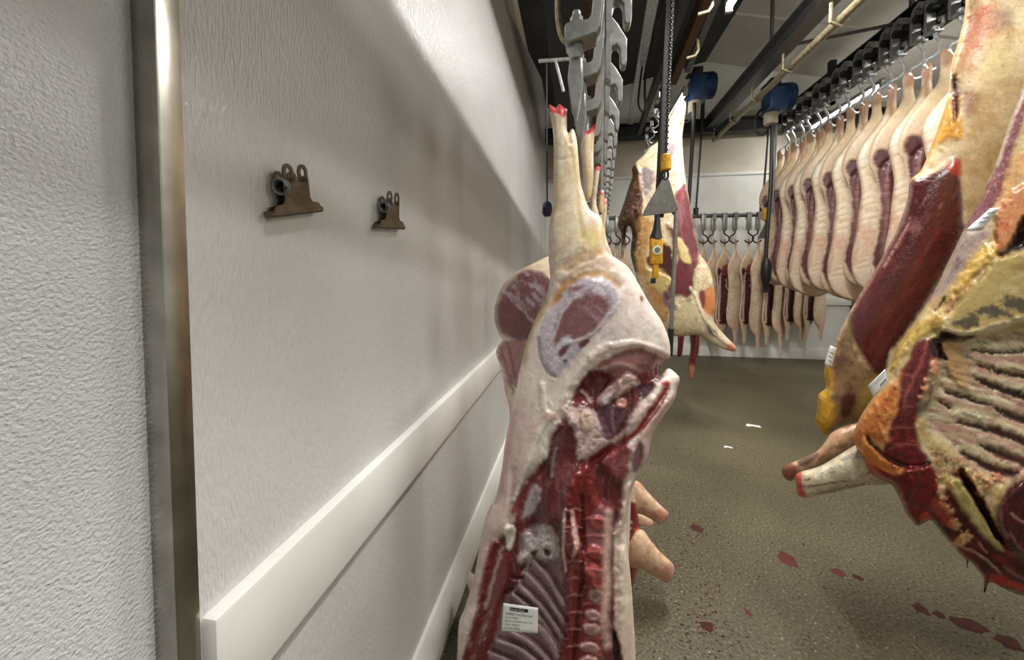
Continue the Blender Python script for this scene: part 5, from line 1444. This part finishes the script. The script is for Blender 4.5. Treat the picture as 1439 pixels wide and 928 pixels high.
# ---------------------------------------------------------------- the right row
RXR = onY(1107, 213, 5.42)[0]
ZRR = onY(1107, 213, 5.42)[2]
zr = lambda Y: ZRR
row = [5.36, 5.04, 4.72, 4.40, 4.08, 3.76, 3.44, 3.12]
a_rail = thing('hook_rail', 'dark hook rail carrying the right row of pork', 'rail', (RXR, .8, ZRR + .46))
m = MB(); m.box((.046, 0, -.155), (.078, 4.7, -.086)); m.build('rail_bar', M_DARK, a_rail)
m = MB()
for y in (.4, 1.6, 2.8, 4.0):
    m = MB(); m.box((.10, y, -.14), (.16, y + .06, .34)); m.box((.046, y, -.14), (.16, y + .06, -.10)); m.build('bracket', M_DARK, a_rail)
TT = trolley('trolley_hook', 'x')
names = ['first', 'second', 'third', 'fourth', 'fifth', 'sixth', 'seventh', 'eighth']
f1 = True; f2 = True; rg = random.Random(4)
for k, Y in enumerate(row):
    for j in (0, 1):
        y = Y + j * .128
        hk = TT if f2 else copy_tree(TT); f2 = False
        hk.location = (RXR, y, zr(y) + .16); hk['group'] = 'trolley hooks on the right rail'
        hk['label'] = f'wheeled trolley hook of the {names[k]} {"skin-side" if j == 0 else "cut-side"} half from the right row far end'
        pk = TA if f1 else copy_tree(TA); f1 = False
        pk.location = (RXR - .03 - (.028 if j else 0), y, zr(y) + .01); pk['group'] = 'pork halves in the right row'
        s = 1.10 + rg.uniform(-.03, .035)
        pk.scale = (s * 1.06, s, s * rg.uniform(.99, 1.03))
        if j == 0:
            pk.rotation_euler = (0, rg.uniform(-.02, .02), -.33 + rg.uniform(-.08, .08)); pk['label'] = f'pale skin-side pork half, {names[k]} from the far end of the right row'
        else:
            pk.rotation_euler = (0, rg.uniform(-.02, .02), math.pi - .45 + rg.uniform(-.08, .08)); pk['label'] = f'pork half with red cut edge, {names[k]} from the far end of the right row'

# ---------------------------------------------------------------- the far bar
BY = 5.92
zb = onY(1020, 303, BY)[2]
xa = onY(840, 300, BY)[0]; xb = onY(1175, 303, BY)[0]
fb = thing('hanging_bar', 'dark round bar across the far end carrying pork halves', 'bar', (xa, BY, zb))
m = MB(); m.tube([(0, 0, 0), (xb - xa, 0, 0)], .03, 12); m.build('bar', M_MID, fb)
for px in (978, 1071, 846):
    x = onY(px, 300, BY)[0] - xa
    m = MB(); m.tube([(x, 0, 0), (x, 0, .12)], .035, 10); m.tube([(x, 0, .1), (x + .06, 0, 1.25)], .014, 8); m.tube([(x + .06, 0, 1.2), (x + .065, 0, 1.7)], .03, 8); m.build('hanger', M_DARK, fb)
FH = far_hook('double_hook', 'x')
xs = [988, 1003, 1018, 1033.5, 1052, 1066, 1084, 1098, 1113, 1127, 1141, 1155]
bots = [486, 485, 482, 484, 482, 492, 485, 490, 478, 480, 476, 479]
f1 = True; f2 = True
lbls = ['first', 'second', 'third', 'fourth', 'fifth', 'sixth', 'seventh', 'eighth', 'ninth', 'tenth', 'eleventh', 'twelfth']
for k, px in enumerate(xs):
    x = onY(px, 303, BY)[0]
    hk = FH if f2 else copy_tree(FH); f2 = False
    hk.location = (x, BY, zb - .36); hk.rotation_euler = (0, 0, 0 if k % 2 == 0 else math.pi); hk['group'] = 'double hooks on the far bar'
    hk['label'] = f'double hook, {lbls[k]} from the left on the far bar right of the central beef'
    pk = TB if f1 else copy_tree(TB); f1 = False
    top = zb - .36
    zbot = onY(px, bots[k], BY)[2]
    sc = (top - zbot) / 1.88
    pk.location = (x + .01, BY - .0, top); pk.scale = (sc * 1.16, sc * .8, sc); pk['group'] = 'pork halves on the far bar'
    if k % 2 == 0:
        pk.rotation_euler = (0, 0, math.radians(180 + 36)); pk['label'] = f'pork half with dark red cut face, {lbls[k]} from the left on the far bar'
    else:
        pk.rotation_euler = (0, 0, math.radians(36)); pk['label'] = f'pale skinned pork half, {lbls[k]} from the left on the far bar'
for k, px in enumerate((853, 866, 879)):
    x = onY(px, 303, BY)[0]
    hk = copy_tree(FH); hk.location = (x, BY, zb - .36); hk['label'] = f'galvanised double hook left of the central beef side, {lbls[k]} from the left'
    pk = copy_tree(TB); pk.location = (x, BY, zb - .36); pk.rotation_euler = (0, 0, math.radians(36 if k % 2 else 216)); pk.scale = (.92, .9, .92)
    pk['label'] = f'pork half peeking between nearest pork and central beef side, {lbls[k]} from the left'

# ================================================================ LEFT HOOK RAIL
RS = .07
rx = lambda Y: .012 + RS * (Y - 1.05)
lr = thing('hook_rail', 'rusty flat hook rail above the left row of pork', 'rail', (rx(-.6), -.6, 1.98))
m = MB(); L = 5.2
m.prism([(.004, .085), (.034, .085), (.034, .40), (.004, .40)], 0, L, 1, Matrix(((1, RS, 0, 0), (0, 1, 0, 0), (0, 0, 1, 0), (0, 0, 0, 1)))); m.build('rail_bar', M_RUST, lr)
def bevel(o, w=.004):
    b = o.modifiers.new('bevel', 'BEVEL'); b.width = w; b.segments = 2; b.limit_method = 'ANGLE'
    return o


def hanger():
    """Cast bracket: bolt foot to the left, upright web, open gate hook to the right, shackle pin below."""
    r = thing('rail_hanger', 'x', 'hook')
    m = MB()
    foot = [(-.052, -.032), (-.04, -.042), (.03, -.032), (.062, -.026), (.078, -.006), (.094, .10), (.115, .235), (.072, .235), (.056, .10), (.044, .022), (.034, .012), (-.046, .010), (-.054, 0)]
    m.prism([(x * .7 + .008, z) for x, z in foot], -.034, .034, 1); bevel(m.build('foot_bracket', M_GALV, r))
    m = MB()
    gate = [(.094, .24), (.094, -.13), (.118, -.14), (.120, .045), (.128, .065), (.146, .070), (.160, .055), (.162, .012), (.172, .0), (.186, .004), (.191, .022), (.190, .085), (.150, .135), (.122, .16), (.122, .24)]
    m.prism([(x * .7 + .008, z) for x, z in gate], -.006, .030, 1); bevel(m.build('gate_hook', M_GALV, r))
    m = MB(); m.lathe([(.024, .012), (.026, .018), (.026, .020), (.017, .021), (.017, .04), (.011, .042), (.011, .055)], (.0, 0, 0), 6); m.build('bolt', M_GALV, r)
    m = MB(); m.tube([(0, 0, -.035), (0, 0, -.075)], [.022, .018], 14)
    m.prism([(-.016, -.07), (.016, -.07), (.02, -.13), (.010, -.20), (.002, -.235), (-.012, -.20), (-.022, -.12)], -.013, .013, 1)
    bevel(m.build('shank_hook', M_GALV, r))
    return r
HG = hanger(); first = True
Ys = [1.05, 1.25, 1.5, 1.78, 2.0, 2.2, 2.42, 2.62, 2.82, 3.0, 3.2, 3.4, 3.62, 3.85, 4.1]
ordn = ['first', 'second', 'third', 'fourth', 'fifth', 'sixth', 'seventh', 'eighth', 'ninth', 'tenth', 'eleventh', 'twelfth', 'thirteenth', 'fourteenth', 'fifteenth']
for k, Y in enumerate(Ys):
    h = HG if first else copy_tree(HG); first = False
    h.location = (rx(Y) - .012, Y, 1.90); h.rotation_euler = (0, 0, -.05); h['group'] = 'hangers on the left rail'
    h['label'] = f'grey cast rail hanger on the left rail, {ordn[k]} counting away from the camera'
# rusty curved guide beside the first hanger
m = MB(); q = onY(790, 40, 1.2)
m.tube(smooth_open([onY(x, y, 1.25) - q for x, y in ((786, -40), (784, 0), (785, 30), (790, 52), (798, 62))], 6), .010, 8)
o = m.build('guide_bar', M_BRASS); o.location = Vector(q.tolist()); tag(o, 'curved tan guide bar left of the first rail hanger', 'bar')
# thin bar and rod in the dark gap at upper left
m = MB(); q = onY(780, 84, 2.4); m.tube([onY(757, 86, 2.4) - q, onY(800, 83, 2.4) - q], .011, 8); m.tube([onY(781, 86, 2.4) - q, onY(792, 129, 2.4) - q], .009, 8)
o = m.build('stay_rod', M_ALU); o.location = Vector(q.tolist()); tag(o, 'thin grey stay rod in the dark gap above the wall', 'rod')

# ================================================================ WALL CLIPS
def clip(px0, px1, pyt, scale_w, label):
    a = onX(px0[0], px0[1], XW); b = onX(px1[0], px1[1], XW)
    wd = abs(b[1] - a[1]); c = (a + b) / 2
    r = thing('bulldog_clip', label, 'clip', (XW, c[1], c[2]), group='metal clips on the wall')
    k = wd
    r.rotation_euler = (math.atan2(b[2] - a[2], b[1] - a[1]), 0, 0)
    # jaw: rolled tube pair along the wall
    m = MB(); m.tube([(.014, -k / 2, 0), (.014, k / 2, 0)], [.045 * k, .06 * k, .06 * k, .045 * k], 14); m.build('front_jaw', M_CLIP, r)
    m = MB(); m.tube([(.004, -k / 2 * .88, 0), (.004, k / 2 * .88, 0)], .04 * k, 12); m.build('back_jaw', M_CLIP, r)
    def leaf(nm, x0, x1, lean, hz=1.):
        m = MB(); w2 = .23 * k
        Mx = Matrix.Translation((x0, 0, 0)) @ Matrix.Rotation(lean, 4, 'Y') @ Matrix.Diagonal((1, .92 if hz < 1 else 1, hz, 1))
        t = .0022
        m.prism([(-.46 * k, .02 * k), (.46 * k, .02 * k), (.40 * k, .10 * k), (.27 * k, .12 * k), (w2, .18 * k), (w2, .42 * k), (-w2, .42 * k), (-w2, .18 * k), (-.27 * k, .12 * k), (-.40 * k, .10 * k)], 0, t, 0, Mx)
        for sy in (-1, 1):
            n = 18; cy = sy * .135 * k; cz = .50 * k; ro, ri = .095 * k, .045 * k; V = []; Fc = []
            for x in (0, t):
                for q in range(n):
                    an = 2 * math.pi * q / n
                    V.append((x, cy + ro * math.cos(an), cz + ro * 1.15 * math.sin(an))); V.append((x, cy + ri * math.cos(an), cz + ri * 1.3 * math.sin(an)))
            for q in range(n):
                p = (q + 1) % n; A, B_, C_, D_ = 2 * q, 2 * q + 1, 2 * p + 1, 2 * p; z = 2 * n
                Fc += [(A, B_, C_, D_), (A + z, D_ + z, C_ + z, B_ + z), (A, D_, D_ + z, A + z), (B_, B_ + z, C_ + z, C_)]
            m._add(V, Fc, False, Mx)
            m.prism([(cy - .09 * k, .38 * k), (cy + .09 * k, .38 * k), (cy + .09 * k, .46 * k), (cy - .09 * k, .46 * k)], 0, t, 0, Mx)
        m.build(nm, M_CLIP, r)
    leaf('front_leaf', .018, 0, math.radians(5)); leaf('back_leaf', .004, 0, math.radians(0), .86)
    m = MB()
    pts = [(.016 + .012 * math.cos(t_), -.24 * k + .05 * k * t_ / 12, .33 * k + .012 * math.sin(t_)) for t_ in np.linspace(0, 18, 60)]
    m.tube(pts, .0022, 6); m.build('spring', M_GALV, r)
    return r
clip((364, 303), (442, 294), 0, 1, 'larger bronzed bulldog clip on the white wall, nearer the steel trim')
clip((521, 318), (560, 320), 0, 1, 'smaller bronzed bulldog clip on the white wall, further from the trim')

# ================================================================ FLOOR: blood, scraps
M_BLOOD = plain('wet_blood', (92, 12, 12), .6, c2=(74, 8, 10), scale=40)
M_DRYB = plain('dried_blood', (80, 32, 26), .95, c2=(54, 28, 24), scale=60)
def blob(cx, cy, r, asp, rot, rg, z=.0012, n=14):
    V = [(cx, cy, z + .001)]
    for k in range(n):
        a = 2 * math.pi * k / n; rr = r * (.7 + .5 * rg.random())
        x, y = rr * math.cos(a), rr * math.sin(a) * asp
        V.append((cx + x * math.cos(rot) - y * math.sin(rot), cy + x * math.sin(rot) + y * math.cos(rot), z * .2))
    return V, [(0, k + 1, (k + 1) % n + 1) for k in range(n)]
rg = random.Random(11)
for k_, (px, py, wpx, hpx, lab_, mt) in enumerate(((1106, 787, 17, 19, 'largest bright red scrap of meat on the floor below the foreleg', M_BLOOD), (1176, 805, 14, 9, 'small red blood spot right of the bright scrap', M_BLOOD),
                              (1364, 880, 34, 18, 'long dark red blood stain near the lower right corner', M_DRYB), (1294, 856, 16, 14, 'dark blood stain left of the long one near the corner', M_DRYB), (1416, 903, 26, 18, 'dull red stain at the lower right corner', M_DRYB),
                              (1052, 862, 9, 10, 'single red spot on the speckled floor below the bright scrap', M_BLOOD), (993, 880, 22, 14, 'dark reddish smear low in front of the trotters', M_DRYB), (1320, 864, 16, 8, 'thin dark mark beside the long blood stain', M_DRYB), (1205, 812, 14, 8, 'faint dark mark right of the small blood spot', M_DRYB), (978, 742, 24, 16, 'faded reddish smear level with the trotters', M_DRYB))):
    c = onZ(px, py, 0); d = np.linalg.norm(c - CAM); r = wpx / 2 * d / F
    V, Fc = blob(0, 0, r * (.85 if k_ < 2 else .6), hpx / wpx * 1.5, rg.uniform(-.2, .2), rg, z=.004 if 'scrap' in lab_ else .0015)
    o = mesh_obj('blood_spot', V, Fc, mt); o.location = Vector(c.tolist()); tag(o, lab_, 'blood', 'blood spots on the floor')
VV = []; FF = []
for k in range(560):
    t_ = rg.random()
    px = 960 + rg.gauss(0, 26) + 60 * t_ * rg.random(); py = 560 + 360 * t_ ** .9 + rg.uniform(-20, 10)
    if rg.random() < .15: px = rg.uniform(900, 1430); py = rg.uniform(700, 925)
    c = onZ(px, py, 0); V, Fc = blob(c[0], c[1], rg.uniform(.0015, .0045) * (1.5 if rg.random() < .1 else 1), 1.3, rg.random() * 3, rg, n=7)
    b = len(VV); VV += V; FF += [tuple(b + i for i in f) for f in Fc]
o = mesh_obj('blood_spatter', VV, FF, M_DRYB); tag(o, 'dark blood droplets spattered over the floor of the aisle', 'blood', kind='stuff')
for px, py, w_, lab_ in ((1058, 599, 15, 'larger white paper scrap on the aisle floor'), (1023, 629, 9, 'smaller white paper scrap on the aisle floor, nearer the camera')):
    c = onZ(px, py, 0); r = w_ / 2 * np.linalg.norm(c - CAM) / F
    m = MB(); m.prism([(-r, -r * .5), (-r * .2, -r * .2), (r * .9, -r * .6), (r, .1 * r), (r * .1, r * .4), (-r * .5, r * .7), (-r * .9, .2 * r)], .0005, .004, 2)
    o = m.build('paper_scrap', M_PAPER); o.location = Vector(c.tolist()); tag(o, lab_, 'paper', 'paper scraps on the floor')

# small hooks waiting on the dark rail left of the hoist chain
for k, (px, py, Y) in enumerate(((929, 150, 4.1), (922, 172, 4.5), (916, 188, 4.9), (909, 205, 5.4))):
    hk = copy_tree(TT); p = onY(px, py, Y); hk.location = Vector(p.tolist()); hk.scale = (.62, .62, .62); hk['group'] = 'empty hooks on the dark rail'
    hk['label'] = f'empty small trolley hook, {lbls[k]} from the hoist chain on the dark rail'

# ================================================================ CAMERA
cd = bpy.data.cameras.new('camera'); cam = bpy.data.objects.new('camera', cd); COL.objects.link(cam)
cam.location = (0, 0, CAMZ); cam.rotation_euler = (math.pi / 2 - PITCH, 0, YAW)
cd.sensor_width = 36; cd.sensor_fit = 'HORIZONTAL'; cd.lens = F / W * 36; cd.shift_y = SH / W; cd.clip_start = .02
SC.camera = cam
w = bpy.data.worlds.new('world'); SC.world = w; w.use_nodes = True
w.node_tree.nodes['Background'].inputs[0].default_value = (.9, .93, 1, 1); w.node_tree.nodes['Background'].inputs[1].default_value = .3
SC.view_settings.view_transform = 'Standard'; SC.view_settings.look = 'None'; SC.view_settings.gamma = 1; SC.view_settings.use_curve_mapping = False
SC.view_settings.exposure = EXPOSURE if 'EXPOSURE' in globals() else 0.12
